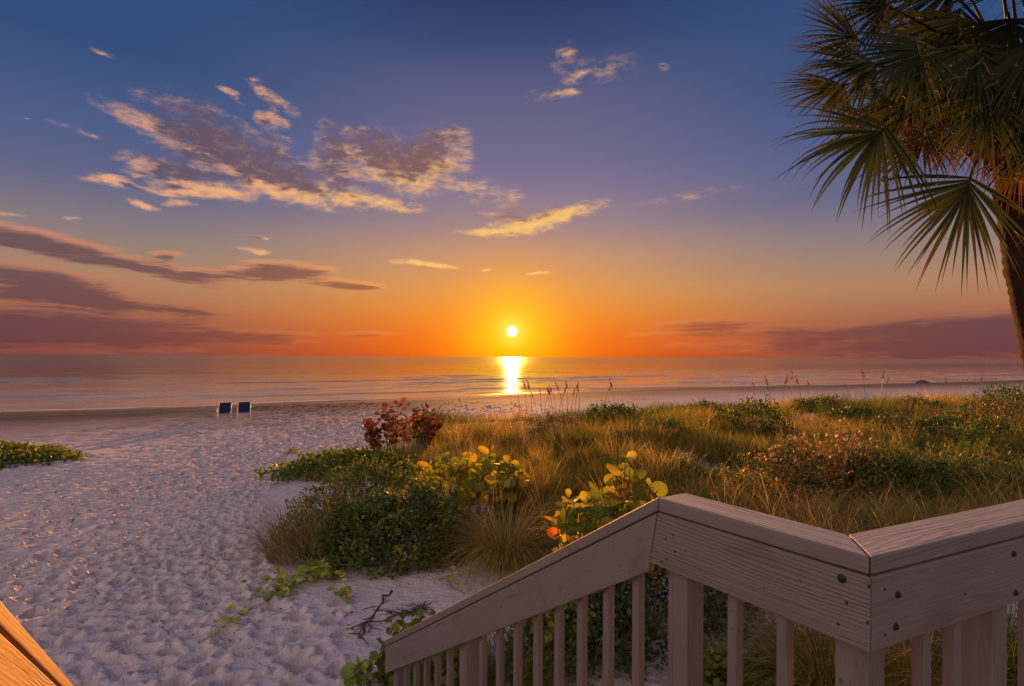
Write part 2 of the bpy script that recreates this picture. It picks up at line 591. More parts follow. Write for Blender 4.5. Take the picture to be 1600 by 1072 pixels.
# keep more of them where they show larger
cd = poly_depth(cand[:, 0], cand[:, 1], VEG)
cs = shore_s(cand[:, 0], cand[:, 1])
lane = np.exp(-((cand[:, 0] - (-.26 * cand[:, 1] - 1.8)) / (1.8 + .13 * cand[:, 1])) ** 2)
smoothp = np.exp(-(((cand[:, 0] + 1.6) / 1.4) ** 2 + ((cand[:, 1] - 7.0) / 2.2) ** 2))
keep = (cd < -.25) & (cs > 3) & (FR.random(60000) < (.07 + .50 * lane) * (1 - .88 * smoothp) * np.clip(1.2 - cand[:, 1] / 50, .3, 1))
# leave the flanks of the vine mound clean
mound = np.exp(-(((cand[:, 0] + 17.5) / 4.2) ** 2 + ((cand[:, 1] - 17.3) / 2.8) ** 2))
keep &= mound < .5
cand = cand[keep]
HP = np.zeros_like(GZ)
for (fx_, fy_) in cand:
    hd = FR.normal(.45, .5) + (math.pi if FR.random() < .5 else 0)
    ln, wd, dp = FR.uniform(.105, .175), FR.uniform(.05, .082), FR.uniform(.06, .135)
    if fy_ > 14: ln *= 1.15; wd *= 1.2; dp *= 1.15
    i0, i1 = np.searchsorted(gx, (fx_ - .42, fx_ + .42)); j0, j1 = np.searchsorted(gy, (fy_ - .42, fy_ + .42))
    if i1 - i0 < 2 or j1 - j0 < 2: continue
    xx, yy = GX[j0:j1, i0:i1] - fx_, GY[j0:j1, i0:i1] - fy_
    a_ = (xx * math.sin(hd) + yy * math.cos(hd)) / ln
    b_ = (xx * math.cos(hd) - yy * math.sin(hd)) / (wd * (1 + .25 * np.clip(a_, -1, 1)))
    rr_ = np.sqrt(a_ * a_ + b_ * b_)
    push = np.exp(-(((a_ + 1.35) / .5) ** 2 + (b_ / 1.2) ** 2))
    shape = -dp * np.exp(-(rr_ / 1.0) ** 4.5) + dp * .34 * np.exp(-((rr_ - 1.42) / .34) ** 2) + dp * .65 * push
    mask = np.exp(-(rr_ / 1.75) ** 5)
    HP[j0:j1, i0:i1] = HP[j0:j1, i0:i1] * (1 - mask) + shape * mask
GZ += HP
near = sstep(GY, 60, 20) * sstep(GS, 1.5, 6)
GZ += near * (.016 * fbm(GX * 1.6, GY * 1.6, 3) + .010 * fbm(GX * 7.5, GY * 7.5, 2)) * np.where(GD > .5, 1.5, 1.0)
ny_, nx_ = GX.shape
ii, jj = np.meshgrid(np.arange(nx_ - 1), np.arange(ny_ - 1), indexing='xy')
quads = np.stack([jj * nx_ + ii, jj * nx_ + ii + 1, (jj + 1) * nx_ + ii + 1, (jj + 1) * nx_ + ii], -1).reshape(-1, 4)
along = GX * .83 + GY * .56
ground_me = mesh_np('sand_beach', np.stack([GX, GY, GZ], -1), quads, None, smooth=True,
                    attrs={'shore': GS, 'veg': GD, 'along': along})
print('ground verts', len(ground_me.vertices), 'footprints', len(cand))


def material(name):
    m = bpy.data.materials.new(name)
    m.use_nodes = True
    k = NT(m.node_tree)
    k.n.clear()
    out = k.new('ShaderNodeOutputMaterial')
    return m, k, out


def principled(k, out, color, rough=.6, bump=None, strength=.5, dist=.01, **kw):
    p = k.new('ShaderNodeBsdfPrincipled')
    k.put(p.inputs['Base Color'], color)
    k.put(p.inputs['Roughness'], rough)
    for a, v in kw.items():
        k.put(p.inputs[a], v)
    if bump is not None:
        b = k.new('ShaderNodeBump')
        b.inputs['Strength'].default_value = strength
        b.inputs['Distance'].default_value = dist
        k.l.new(bump, b.inputs['Height'])
        k.l.new(b.outputs[0], p.inputs['Normal'])
    if out is not None: k.l.new(p.outputs[0], out.inputs[0])
    return p


def attr(k, name):
    nd = k.new('ShaderNodeAttribute', attribute_name=name)
    return nd.outputs['Fac']


# sand
M_SAND, k, out = material('sand')
geo = k.new('ShaderNodeNewGeometry')
pos = geo.outputs['Position']
s_, vg, al_ = attr(k, 'shore'), attr(k, 'veg'), attr(k, 'along')
n_big = k.noise(pos, .35, 4, .6)
n_fine = k.noise(pos, 60, 3, .6)
c = k.mix(n_big, (.46, .405, .395, 1), (.57, .505, .495, 1))
c = k.mix(k.math('MULTIPLY', k.smooth(n_fine, .5, .8), .35), c, (.34, .27, .25, 1))
# dead leaves and twigs among the plants
lit_n = k.noise(pos, 9, 5, .7)
lit_m = k.math('MULTIPLY', k.smooth(vg, .6, 3.0), k.smooth(k.math('ADD', lit_n, k.math('MULTIPLY', k.noise(pos, .8, 2), .5)), .66, .86))
c = k.mix(k.math('MULTIPLY', lit_m, .85), c, (.13, .085, .05, 1))
# scattered crumbs of weed on open sand
crumb = k.new('ShaderNodeTexVoronoi')
k.l.new(pos, crumb.inputs['Vector']); crumb.inputs['Scale'].default_value = 5.5
cr = k.math('MULTIPLY', k.math('LESS_THAN', crumb.outputs['Distance'], .07), k.smooth(k.noise(pos, .5, 2), .40, .55))
c = k.mix(cr, c, (.10, .07, .055, 1))
# lines of seaweed thrown up along the shore
uvs = k.xyz(k.math('MULTIPLY', s_, 1.15), k.math('MULTIPLY', al_, .20), 0.0)
wr = k.noise(uvs, 1.0, 6, .66, .6)
band = k.math('MULTIPLY', k.smooth(s_, 3.0, 6.0), k.math('SUBTRACT', 1.0, k.smooth(s_, 10.0, 16.0)))
wrk = k.math('MULTIPLY', band, k.smooth(wr, .50, .58))
c = k.mix(k.math('MULTIPLY', wrk, .85), c, (.06, .04, .034, 1))
# moist sand by the water, with foreshore shade painted into the wide dark band
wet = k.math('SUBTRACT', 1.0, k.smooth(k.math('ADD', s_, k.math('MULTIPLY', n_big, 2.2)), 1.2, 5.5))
damp_shade = k.math('SUBTRACT', 1.0, k.smooth(k.math('ADD', s_, k.math('MULTIPLY', n_big, 8.0)), 13.0, 35.0))
c = k.mix(k.math('MULTIPLY', damp_shade, .92), c, (.088, .076, .080, 1))
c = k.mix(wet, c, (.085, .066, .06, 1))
rough = k.math('SUBTRACT', .92, k.math('MULTIPLY', wet, .36))
far_b = k.noise(pos, 3.2, 5, .62)
h = k.math('ADD', k.math('MULTIPLY', far_b, .12), k.math('ADD', k.math('MULTIPLY', n_fine, .004), k.math('MULTIPLY', k.noise(pos, 13, 4, .6), .03)))
h = k.math('MULTIPLY', h, k.math('SUBTRACT', 1.0, k.math('MULTIPLY', wet, .9)))
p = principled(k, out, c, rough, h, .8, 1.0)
k.l.new(k.math('ADD', .02, k.math('MULTIPLY', wet, .16)), p.inputs['Specular IOR Level'])
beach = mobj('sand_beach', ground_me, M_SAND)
beach['kind'] = 'structure'

# sea: one sheet to the horizon, lapping on the beach
M_SEA, k, out = material('sea_water')
geo = k.new('ShaderNodeNewGeometry')
pos = geo.outputs['Position']
rot = k.mapping(pos, rot=(0, 0, R(-8)))
w0 = k.noise(k.mapping(rot, scale=(.006, .035, 1)), 1.0, 3, .5, .3)
w2 = k.noise(k.mapping(pos, scale=(.13, 1.1, 1)), 1.0, 4, .55, .4)
w3 = k.noise(k.mapping(pos, scale=(.6, 4.4, 1)), 1.0, 3, .5)
h = k.math('ADD', k.math('MULTIPLY', w0, .28), k.math('ADD', k.math('MULTIPLY', w2, .035), k.math('MULTIPLY', w3, .006)))
spx = k.new('ShaderNodeSeparateXYZ')
k.l.new(pos, spx.inputs[0])
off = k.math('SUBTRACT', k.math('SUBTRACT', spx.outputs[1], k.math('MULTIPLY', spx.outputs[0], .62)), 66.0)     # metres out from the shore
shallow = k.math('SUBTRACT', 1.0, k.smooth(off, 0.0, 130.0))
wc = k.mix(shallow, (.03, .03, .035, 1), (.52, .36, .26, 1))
rgh = k.math('ADD', .08, k.math('MULTIPLY', k.smooth(off, 0.0, 420.0), .085))     # ripples too small to pick apart
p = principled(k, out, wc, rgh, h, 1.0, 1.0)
p.inputs['IOR'].default_value = 1.33
# real ripples and low breaking swells near the shore, flat to the horizon beyond; u runs along the shore, w out to sea
ang_s = math.atan(.62)
su_, sw_ = np.array([math.cos(ang_s), math.sin(ang_s)]), np.array([-math.sin(ang_s), math.cos(ang_s)])
o_s = np.array([0.0, 62.0])
uu = np.array(sorted(set(np.round(np.concatenate([np.arange(-75, 125, .9), grow(125, .9, 1.12, 30000)[1:], grow(-75, -.9, 1.12, -30000)[1:]]), 3))))
ww = np.array(sorted(set(np.round(np.concatenate([np.arange(-14, 45, .2), grow(45, .2, 1.022, 900), grow(920, 20, 1.15, 30000), grow(-14, -.3, 1.3, -30000)[1:]]), 3))))
UU, WW = np.meshgrid(uu, ww, indexing='xy')
SX, SY = o_s[0] + UU * su_[0] + WW * sw_[0], o_s[1] + UU * su_[1] + WW * sw_[1]
near_ = sstep(WW, 500, 60) * sstep(np.abs(UU - 25), 400, 90)
nz1 = fbm(UU * .035 + 11, WW * .20 + .02 * UU, 3)
nz2 = fbm(UU * .09 + 31, WW * .62 + 7, 3)
nz3 = fbm(UU * .22 + 61, WW * 1.7 + 3, 2)
SZ = near_ * (.11 * sstep(nz1, .20, .32) + .05 * sstep(nz2, .20, .38) + .010 * nz3 + .012 * nz2)
nyw, nxw = UU.shape
i2, j2 = np.meshgrid(np.arange(nxw - 1), np.arange(nyw - 1), indexing='xy')
sq = np.stack([j2 * nxw + i2, j2 * nxw + i2 + 1, (j2 + 1) * nxw + i2 + 1, (j2 + 1) * nxw + i2], -1).reshape(-1, 4)
sea_me = mesh_np('sea', np.stack([SX, SY, SZ], -1), sq, None, smooth=True)
print('sea verts', len(sea_me.vertices))
sea = mobj('sea_water', sea_me, M_SEA)
sea['kind'] = 'structure'

# the last thin wash of foam along the waterline
M_FOAM, k, out = material('foam')
geo = k.new('ShaderNodeNewGeometry')
fo = k.noise(geo.outputs['Position'], 6, 4, .6)
principled(k, out, k.mix(fo, (.62, .60, .58, 1), (.82, .80, .78, 1)), .5, fo, .4, .02)
fa = Acc()
xs = np.arange(-60, 150, .6)
inner = .15 + .25 * fbm(xs * .35, xs * 0, 3)
wid = np.clip(.42 + .8 * fbm(xs * .22 + 9, xs * 0 + 4, 3), .02, 1.0)
ys = y_shore(xs)
z_ = .035
v = np.concatenate([np.stack([xs, ys + inner, xs * 0 + z_], 1), np.stack([xs, ys + inner + wid * .5, xs * 0 + z_ + .03], 1), np.stack([xs, ys + inner + wid, xs * 0 + z_ - .03], 1)])
n = len(xs)
i_ = np.arange(n - 1)
fa.add(v, np.concatenate([np.stack([i_, i_ + 1, i_ + 1 + n, i_ + n], 1), np.stack([i_ + n, i_ + 1 + n, i_ + 1 + 2 * n, i_ + 2 * n], 1)]))
foam = mobj('sea_foam', fa.mesh('sea_foam', smooth=True), M_FOAM)
foam['kind'] = 'stuff'
tag(foam, 'thin pale line of foam where the sea meets the sand', 'foam')

# ================================================================== timber
def timber(name, ridge, ringmix, ca=(.112, .103, .098, 1), cb=(.182, .169, .161, 1), worn=False):
    m, k, out = material(name)
    tcn = k.new('ShaderNodeTexCoord')
    oi = k.new('ShaderNodeObjectInfo')
    shift = k.xyz(k.math('MULTIPLY', oi.outputs['Random'], 37.0), k.math('MULTIPLY', oi.outputs['Random'], 11.0), k.math('MULTIPLY', oi.outputs['Random'], 5.0))
    va = k.new('ShaderNodeVectorMath', operation='ADD')
    k.l.new(tcn.outputs['Object'], va.inputs[0]); k.l.new(shift, va.inputs[1])
    oc = va.outputs[0]
    # growth rings: a slow field cut into contour lines, so they run along the board and close in long arches
    field = k.noise(k.mapping(oc, scale=(.8, 5, 5)), 1.0, 2, .45, .3)
    sz = k.new('ShaderNodeSeparateXYZ'); k.l.new(oc, sz.inputs[0])
    fz = k.math('ADD', k.math('MULTIPLY', field, 24.0), k.math('ADD', k.math('MULTIPLY', sz.outputs[2], 190.0), k.math('MULTIPLY', sz.outputs[1], 120.0)))
    ring = k.math('ADD', k.math('MULTIPLY', k.math('SINE', k.math('MULTIPLY', fz, 2.6)), .5), .5)
    ring = k.math('POWER', ring, 1.6)
    grain = k.noise(k.mapping(oc, scale=(2.5, 70, 70)), 1.0, 5, .62)
    patch = k.noise(k.mapping(oc, scale=(1.4, 4, 4)), 1.0, 5, .62)
    base_c = k.mix(patch, ca, cb)
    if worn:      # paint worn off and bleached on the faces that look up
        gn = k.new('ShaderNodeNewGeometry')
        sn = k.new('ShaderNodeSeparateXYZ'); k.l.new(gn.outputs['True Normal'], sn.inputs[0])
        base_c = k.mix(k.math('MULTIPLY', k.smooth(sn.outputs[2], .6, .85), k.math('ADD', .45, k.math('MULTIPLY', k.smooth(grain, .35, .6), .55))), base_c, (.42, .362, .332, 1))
    base_c = k.mix(k.math('MULTIPLY', k.smooth(grain, .48, .78), .40), base_c, (.120, .095, .085, 1))
    rvar = k.smooth(k.noise(k.mapping(oc, loc=(9, 2, 1), scale=(1.1, 9, 9)), 1.0, 2, .5), .42, .62)
    base_c = k.mix(k.math('MULTIPLY', k.math('MULTIPLY', ring, rvar), ringmix), base_c, (.105, .08, .07, 1))
    dirt = k.noise(k.mapping(oc, loc=(1, 7, 4), scale=(2.2, 7, 7)), 1.0, 6, .68, .4)
    base_c = k.mix(k.math('MULTIPLY', k.smooth(dirt, .52, .70), .42), base_c, (.075, .058, .048, 1))
    chip = k.noise(k.mapping(oc, loc=(8, 1, 2), scale=(9, 40, 40)), 1.0, 4, .6, .3)
    base_c = k.mix(k.math('MULTIPLY', k.smooth(chip, .66, .70), .35), base_c, (.30, .265, .24, 1))
    vk = k.new('ShaderNodeTexVoronoi')
    k.l.new(k.mapping(oc, scale=(2.6, 9, 9)), vk.inputs['Vector']); vk.inputs['Scale'].default_value = 1.0
    knot = k.math('MULTIPLY', k.math('SUBTRACT', 1.0, k.smooth(vk.outputs['Distance'], .02, .10)), .8)
    base_c = k.mix(k.math('MULTIPLY', knot, .75), base_c, (.05, .03, .025, 1))
    speck = k.noise(oc, 34, 2, .5)
    base_c = k.mix(k.math('MULTIPLY', k.smooth(speck, .71, .77), .7), base_c, (.06, .04, .03, 1))
    crack = k.math('SUBTRACT', 1.0, k.smooth(k.math('ABSOLUTE', k.math('SUBTRACT', k.noise(k.mapping(oc, loc=(3, 3, 3), scale=(.35, 30, 30)), 1.0, 1, .4), .66)), .0, .008))
    base_c = k.mix(k.math('MULTIPLY', crack, .3), base_c, (.05, .035, .03, 1))
    hh = k.math('ADD', k.math('MULTIPLY', k.math('MULTIPLY', ring, k.math('ADD', .25, rvar)), ridge), k.math('MULTIPLY', grain, .0026))
    hh = k.math('SUBTRACT', hh, k.math('ADD', k.math('MULTIPLY', knot, .002), k.math('MULTIPLY', crack, .002)))
    principled(k, out, base_c, k.math('ADD', .52, k.math('MULTIPLY', patch, .28)), hh, .85, 1.0)
    return m


M_WOOD = timber('weathered_painted_timber', .0005, .22)
M_WOOD_R = timber('ridged_painted_timber', .0016, .42)
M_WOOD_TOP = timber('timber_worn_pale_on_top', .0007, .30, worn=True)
M_WOOD_BARE = timber('bare_orange_timber', .0010, .55, (.225, .12, .055, 1), (.33, .185, .085, 1))

M_BOLT, k, out = material('rusty_bolt')
geo = k.new('ShaderNodeNewGeometry')
rn = k.noise(geo.outputs['Position'], 160, 3)
principled(k, out, k.mix(rn, (.004, .003, .003, 1), (.014, .009, .007, 1)), .7, rn, .5, .002)


def solid(name, corners, xdir, mat, parent, bevel=.004):
    """a board from 8 corner points (4 of one end, then 4 of the other), its own x axis along xdir"""
    c = np.asarray(corners, float)
    o0 = c.mean(0)
    x = np.asarray(xdir, float); x = x / np.linalg.norm(x)
    z = np.array([0, 0, 1.0]) if abs(x[2]) < .9 else np.array([.54, -.84, 0.])
    y = np.cross(z, x); y /= np.linalg.norm(y)
    z = np.cross(x, y)
    M = np.stack([x, y, z], 1)
    loc = (c - o0) @ M
    bm = bmesh.new()
    vs = [bm.verts.new(tuple(p)) for p in loc]
    for f in [(0, 1, 2, 3), (7, 6, 5, 4), (0, 4, 5, 1), (1, 5, 6, 2), (2, 6, 7, 3), (3, 7, 4, 0)]:
        bm.faces.new([vs[i] for i in f])
    bmesh.ops.recalc_face_normals(bm, faces=bm.faces)
    if bevel: bmesh.ops.bevel(bm, geom=list(bm.edges), offset=bevel, segments=2, affect='EDGES', profile=.6)
    me = bpy.data.meshes.new(name)
    bm.to_mesh(me); bm.free()
    me.materials.append(mat)
    o = bpy.data.objects.new(name, me)
    link(o, parent)
    mw = Matrix.Identity(4)
    for i in range(3):
        for j in range(3): mw[i][j] = M[i, j]
    pl = np.array(parent.location) if parent is not None else np.zeros(3)
    for i in range(3): mw[i][3] = float(o0[i] - pl[i])
    o.matrix_local = mw
    return o


def box_along(name, a, b, side, s0, s1, z0, z1, mat, parent, bevel=.004):
    """a board between plan points a and b (each with its own height), sideways s0..s1, from z0 to z1 below/above that line"""
    a, b, side = np.asarray(a, float), np.asarray(b, float), np.asarray(side, float)
    q = []
    for p in (a, b):
        q += [p + side * s0 + (0, 0, z0), p + side * s1 + (0, 0, z0), p + side * s1 + (0, 0, z1), p + side * s0 + (0, 0, z1)]
    return solid(name, q, b - a, mat, parent, bevel)


def upright(name, p, dirx, diry, size, z0, z1, mat, parent, bevel=.004):
    p = np.asarray(p, float); s = size / 2
    q = []
    for z in (z0, z1):
        for sx, sy in ((-1, -1), (1, -1), (1, 1), (-1, 1)):
            xy = p[:2] + dirx[:2] * s * sx + diry[:2] * s * sy
            q.append((xy[0], xy[1], z))
    return solid(name, q, (0, 0, 1), mat, parent, bevel)


BD = np.array([-.541, .841, 0]); BD /= np.linalg.norm(BD)       # down the stairs
NB = np.array([BD[1], -BD[0], 0])                                # to the right of the stairs
CD = np.array([.902, .433, 0]); CD /= np.linalg.norm(CD)
NC = np.array([-CD[1], CD[0], 0])
ZC = CAM[2] - .527                                               # top of the level cap
C0 = np.array([.957, 1.515, ZC])
P0 = np.array([.5535, 2.1425, ZC])
ASLOPE = 1.745 / 2.866
TE = 2.866
CAPT, CAPW, FH, FT = .051, .150, .20, .038
AE = P0 + BD * TE + np.array([0, 0, -ASLOPE * TE])
C1 = C0 + CD * 2.6


def bolt(p, normal, r, parent, label=None):
    a = Acc()
    nrm_ = np.asarray(normal, float)
    tube(a, [p - nrm_ * .004, p + nrm_ * .0035], r * 1.25, 12)
    tube(a, [p + nrm_ * .0035, p + nrm_ * .008], r * .75, 6)
    return mobj('bolt', a.mesh('bolt', parent.location), M_BOLT, parent)


rail = thing('stair_railing', (P0[0], P0[1], gz(P0[0], P0[1])),
             'grey-brown wooden railing that turns a corner and slopes down towards the sand', 'railing')
# mitre between the two level caps
den = CD[0] * BD[1] - CD[1] * BD[0]


def offset_corner(w):
    # intersection of the B line shifted w along NB and the C line shifted w along NC
    p1, p2 = C0 + NB * w, C0 + NC * w
    A = np.array([[BD[0], -CD[0]], [BD[1], -CD[1]]])
    t = np.linalg.solve(A, (p2 - p1)[:2])
    q = p1 + BD * t[0]
    return q


CK = offset_corner(CAPW)
dn = np.array([0, 0, -CAPT])
PB = P0 + NB * CAPW
gapv = BD * .002
solid('cap_board', [C0 + gapv, CK + gapv, CK + gapv + dn, C0 + gapv + dn, P0 - gapv, PB - gapv, PB - gapv + dn, P0 - gapv + dn], BD, M_WOOD_TOP, rail, .006)
solid('cap_board', [C0 + CD * .003, CK + CD * .003, CK + CD * .003 + dn, C0 + CD * .003 + dn, C1, C1 + NC * CAPW, C1 + NC * CAPW + dn, C1 + dn], CD, M_WOOD_TOP, rail, .006)
sl = np.array([BD[0], BD[1], -ASLOPE])
AE2 = AE + sl * .03
solid('cap_board', [P0 + gapv, PB + gapv, PB + gapv + dn, P0 + gapv + dn, AE2, AE2 + NB * CAPW, AE2 + NB * CAPW + dn, AE2 + dn], sl, M_WOOD_TOP, rail, .006)
# fascia boards on the inside, 5 mm proud of the cap
pr = .005
f0, f1 = -CAPT - .004, -CAPT - .004 - FH
Bc, Bi = offset_corner(-pr), offset_corner(FT - pr)
Pf = P0 + BD * (-.004)
q = []
for p_, s_ in ((None, 0),):
    e0 = [Bc, Bi]; e1 = [P0 - NB * pr - BD * .003, P0 + NB * (FT - pr) - BD * .003]
    q = [e0[0] + (0, 0, f1), e0[1] + (0, 0, f1), e0[1] + (0, 0, f0), e0[0] + (0, 0, f0),
         e1[0] + (0, 0, f1) + BD * .04, e1[1] + (0, 0, f1) + BD * .04, e1[1] + (0, 0, f0), e1[0] + (0, 0, f0)]
    solid('fascia_board', q, BD, M_WOOD_R, rail)
e0 = [Bc + CD * .002, Bi + CD * .002]; e1 = [C1 - NC * pr, C1 + NC * (FT - pr)]
solid('fascia_board', [e0[0] + (0, 0, f1), e0[1] + (0, 0, f1), e0[1] + (0, 0, f0), e0[0] + (0, 0, f0),
                       e1[0] + (0, 0, f1), e1[1] + (0, 0, f1), e1[1] + (0, 0, f0), e1[0] + (0, 0, f0)], CD, M_WOOD, rail)
fa0, fa1 = f0 - .003, f1 - .012
e0 = [P0 - NB * pr + BD * .003, P0 + NB * (FT - pr) + BD * .003]; e1 = [AE - NB * pr, AE + NB * (FT - pr)]
dropb = np.array([BD[0] * .043, BD[1] * .043, -ASLOPE * .043 + fa1])
solid('fascia_board', [e0[0] + dropb, e0[1] + dropb, e0[1] + (0, 0, fa0), e0[0] + (0, 0, fa0),
                       e1[0] + (0, 0, fa1), e1[1] + (0, 0, fa1), e1[1] + (0, 0, fa0), e1[0] + (0, 0, fa0)], sl, M_WOOD, rail)
# posts and balusters behind the fascia
PS, BS = .092, .037


def at_b(t, size):
    return P0 + BD * t + NB * (FT - pr + .001 + size / 2)


def at_c(t, size):
    return C0 + CD * t + NC * (FT - pr + .001 + size / 2)


def top_z(t):
    return ZC - CAPT - .012 - max(t, 0) * ASLOPE - (.03 if t > 0 else 0)


for t in (-.065, 1.62, 2.74):
    p_ = at_b(t, PS)
    upright('post', p_, BD, NB, PS, gz(p_[0], p_[1]) - .25, top_z(t + .03), M_WOOD_R, rail)
for t in (.15, .325, .50, .67, .845, 1.03, 1.21, 1.40, 1.83, 2.01, 2.19, 2.37, 2.55):
    p_ = at_b(t, BS)
    upright('baluster', p_, BD, NB, BS, top_z(t) - 1.02, top_z(t + .02), M_WOOD, rail)
for t in (-.298, -.476):
    p_ = at_b(t, BS)
    upright('baluster', p_, BD, NB, BS, ZC - 1.12, top_z(0), M_WOOD, rail)
pc = offset_corner(FT - pr + .001 + PS / 2) + CD * .012
upright('post', pc, BD, NB, PS, gz(pc[0], pc[1]) - .25, top_z(0), M_WOOD_R, rail)
for t in (.33, .49, .95, 1.12, 1.28, 1.44, 1.60, 1.76, 2.05, 2.2):
    p_ = at_c(t, BS)
    upright('baluster', p_, CD, NC, BS, ZC - 1.12, top_z(0), M_WOOD, rail)
for t in (.734, 1.90, 2.5):
    p_ = at_c(t, PS)
    upright('post', p_, CD, NC, PS, gz(p_[0], p_[1]) - .25, top_z(0), M_WOOD, rail)


def on_plane(px, py, p0, n_):
    r_ = ray(px, py)
    t = np.dot(p0 - CAM, n_) / np.dot(r_, n_)
    return CAM + r_ * t


fB, fC = C0 - NB * pr, C0 - NC * pr
for (px, py, r_) in ((1316, 904, .0095),):
    bolt(on_plane(px, py, fB, NB), -NB, r_, rail)
for (px, py, r_) in ((1402, 929, .008), (1399, 979, .008), (1583, 865, .008), (1586, 926, .008)):
    bolt(on_plane(px, py, fC, NC), -NC, r_, rail)


def nail(p, n_, parent):
    a = Acc()
    tube(a, [p - n_ * .002, p + n_ * .0012], .0042, 8)
    mobj('nail', a.mesh('nail', parent.location), M_BOLT, parent)


for (px, py) in ((1358, 916), (1323, 942), (1310, 975), (1356, 973), (1052, 836), (1055, 862)):
    nail(on_plane(px, py, fB, NB), -NB, rail)
for (px, py) in ((1382, 921), (1383, 992), (1507, 928)):
    nail(on_plane(px, py, fC, NC), -NC, rail)
for (px, py) in ((1042, 874), (1034, 878), (1040, 842), (783, 948), (692, 1010), (689, 985)):
    nail(on_plane(px, py, fB, NB), -NB, rail)

# the other handrail, at the near left
lrail = thing('stair_handrail', (-1.05, 1.1, gz(-1.05, 1.1)),
              'sunlit orange wooden handrail sloping down in the bottom left corner', 'railing')
along_p = float(np.dot(P0, BD))
DL = .250
ZL = CAM[2] - .475
L0 = -NB * DL + BD * along_p + np.array([0, 0, ZL])
LE = L0 + BD * TE + np.array([0, 0, -ASLOPE * TE])
LB = L0 - BD * 1.3
box_along('cap_board', L0 + gapv, LE, -NB, 0, CAPW, -CAPT, 0, M_WOOD_BARE, lrail, .006)
box_along('cap_board', LB, L0 - gapv, -NB, 0, CAPW, -CAPT, 0, M_WOOD_BARE, lrail, .006)
box_along('fascia_board', L0 + gapv, LE, -NB, .004, .004 + FT, fa1, fa0 - .004, M_WOOD_BARE, lrail)
box_along('fascia_board', LB, L0 - gapv, -NB, .004, .004 + FT, f1, f0, M_WOOD_BARE, lrail)
for t in (.02, 1.55, 2.75):
    p_ = L0 + BD * t - NB * (FT + .006 + PS / 2)
    upright('post', p_, BD, NB, PS, gz(p_[0], p_[1]) - .25, top_z(t + .03) + ZL - ZC, M_WOOD_BARE, lrail)
for t in (.17, .36, .55, .74, .93, 1.12, 1.31, 1.74, 1.93, 2.12, 2.31, 2.5):
    p_ = L0 + BD * t - NB * (FT + .006 + BS / 2)
    upright('baluster', p_, BD, NB, BS, top_z(t) - 1.02 + ZL - ZC, top_z(t + .02) + ZL - ZC, M_WOOD_BARE, lrail)

# the stairs and the landing they start from, below the frame
stairs = thing('wooden_staircase', (-.9, 3.0, gz(-.9, 3.0)), 'wooden beach stairs between the two handrails, leading down to the sand', 'stairs')
lat0, lat1 = -DL - .02, float(np.dot(C0, NB)) + .02
zdeck = ZC - 1.05
nst = 8
ztop, zbot = zdeck, gz(-1.3, 4.0) + .02
for i in range(nst):
    a0 = along_p + .05 + i * .345
    z = zdeck - (i + 1) * (zdeck - zbot) / (nst + 1)
    for j in range(2):
        s0 = a0 + j * .155
        pa, pb = BD * s0 + NB * (lat0 + .03), BD * s0 + NB * (lat1 - .03)
        pa[2] = pb[2] = z
        box_along('tread', pa, pb, BD, 0, .148, -.038, 0, M_WOOD, stairs)
for lt in (lat0 + .06, lat1 - .10):
    pa = BD * (along_p + .0) + NB * lt; pa[2] = zdeck - .22
    pb = BD * (along_p + nst * .345) + NB * lt; pb[2] = zbot - .16
    box_along('stringer', pa, pb, NB, 0, .04, -.24, .0, M_WOOD, stairs)
deck = thing('wooden_deck', (1.0, .6, gz(1.0, .6)), 'wooden landing deck at the top of the beach stairs', 'deck')
for i in range(24):
    s0 = along_p + .03 - (i + 1) * .146
    far_ = lat1 if s0 > .78 else lat1 + 2.4
    pa, pb = BD * s0 + NB * lat0, BD * s0 + NB * far_
    pa[2] = pb[2] = zdeck
    box_along('plank', pa, pb, BD, 0, .14, -.038, 0, M_WOOD, deck)
for (a_, b_) in ((along_p - .1, lat0 + .1), (along_p - .1, lat1 - .15), (-1.6, lat0 + .1), (-1.6, lat1 + 2.0), (-.2, lat1 + 2.0)):
    p_ = BD * a_ + NB * b_
    upright('post', p_, BD, NB, .12, gz(p_[0], p_[1]) - .25, zdeck - .04, M_WOOD, deck)

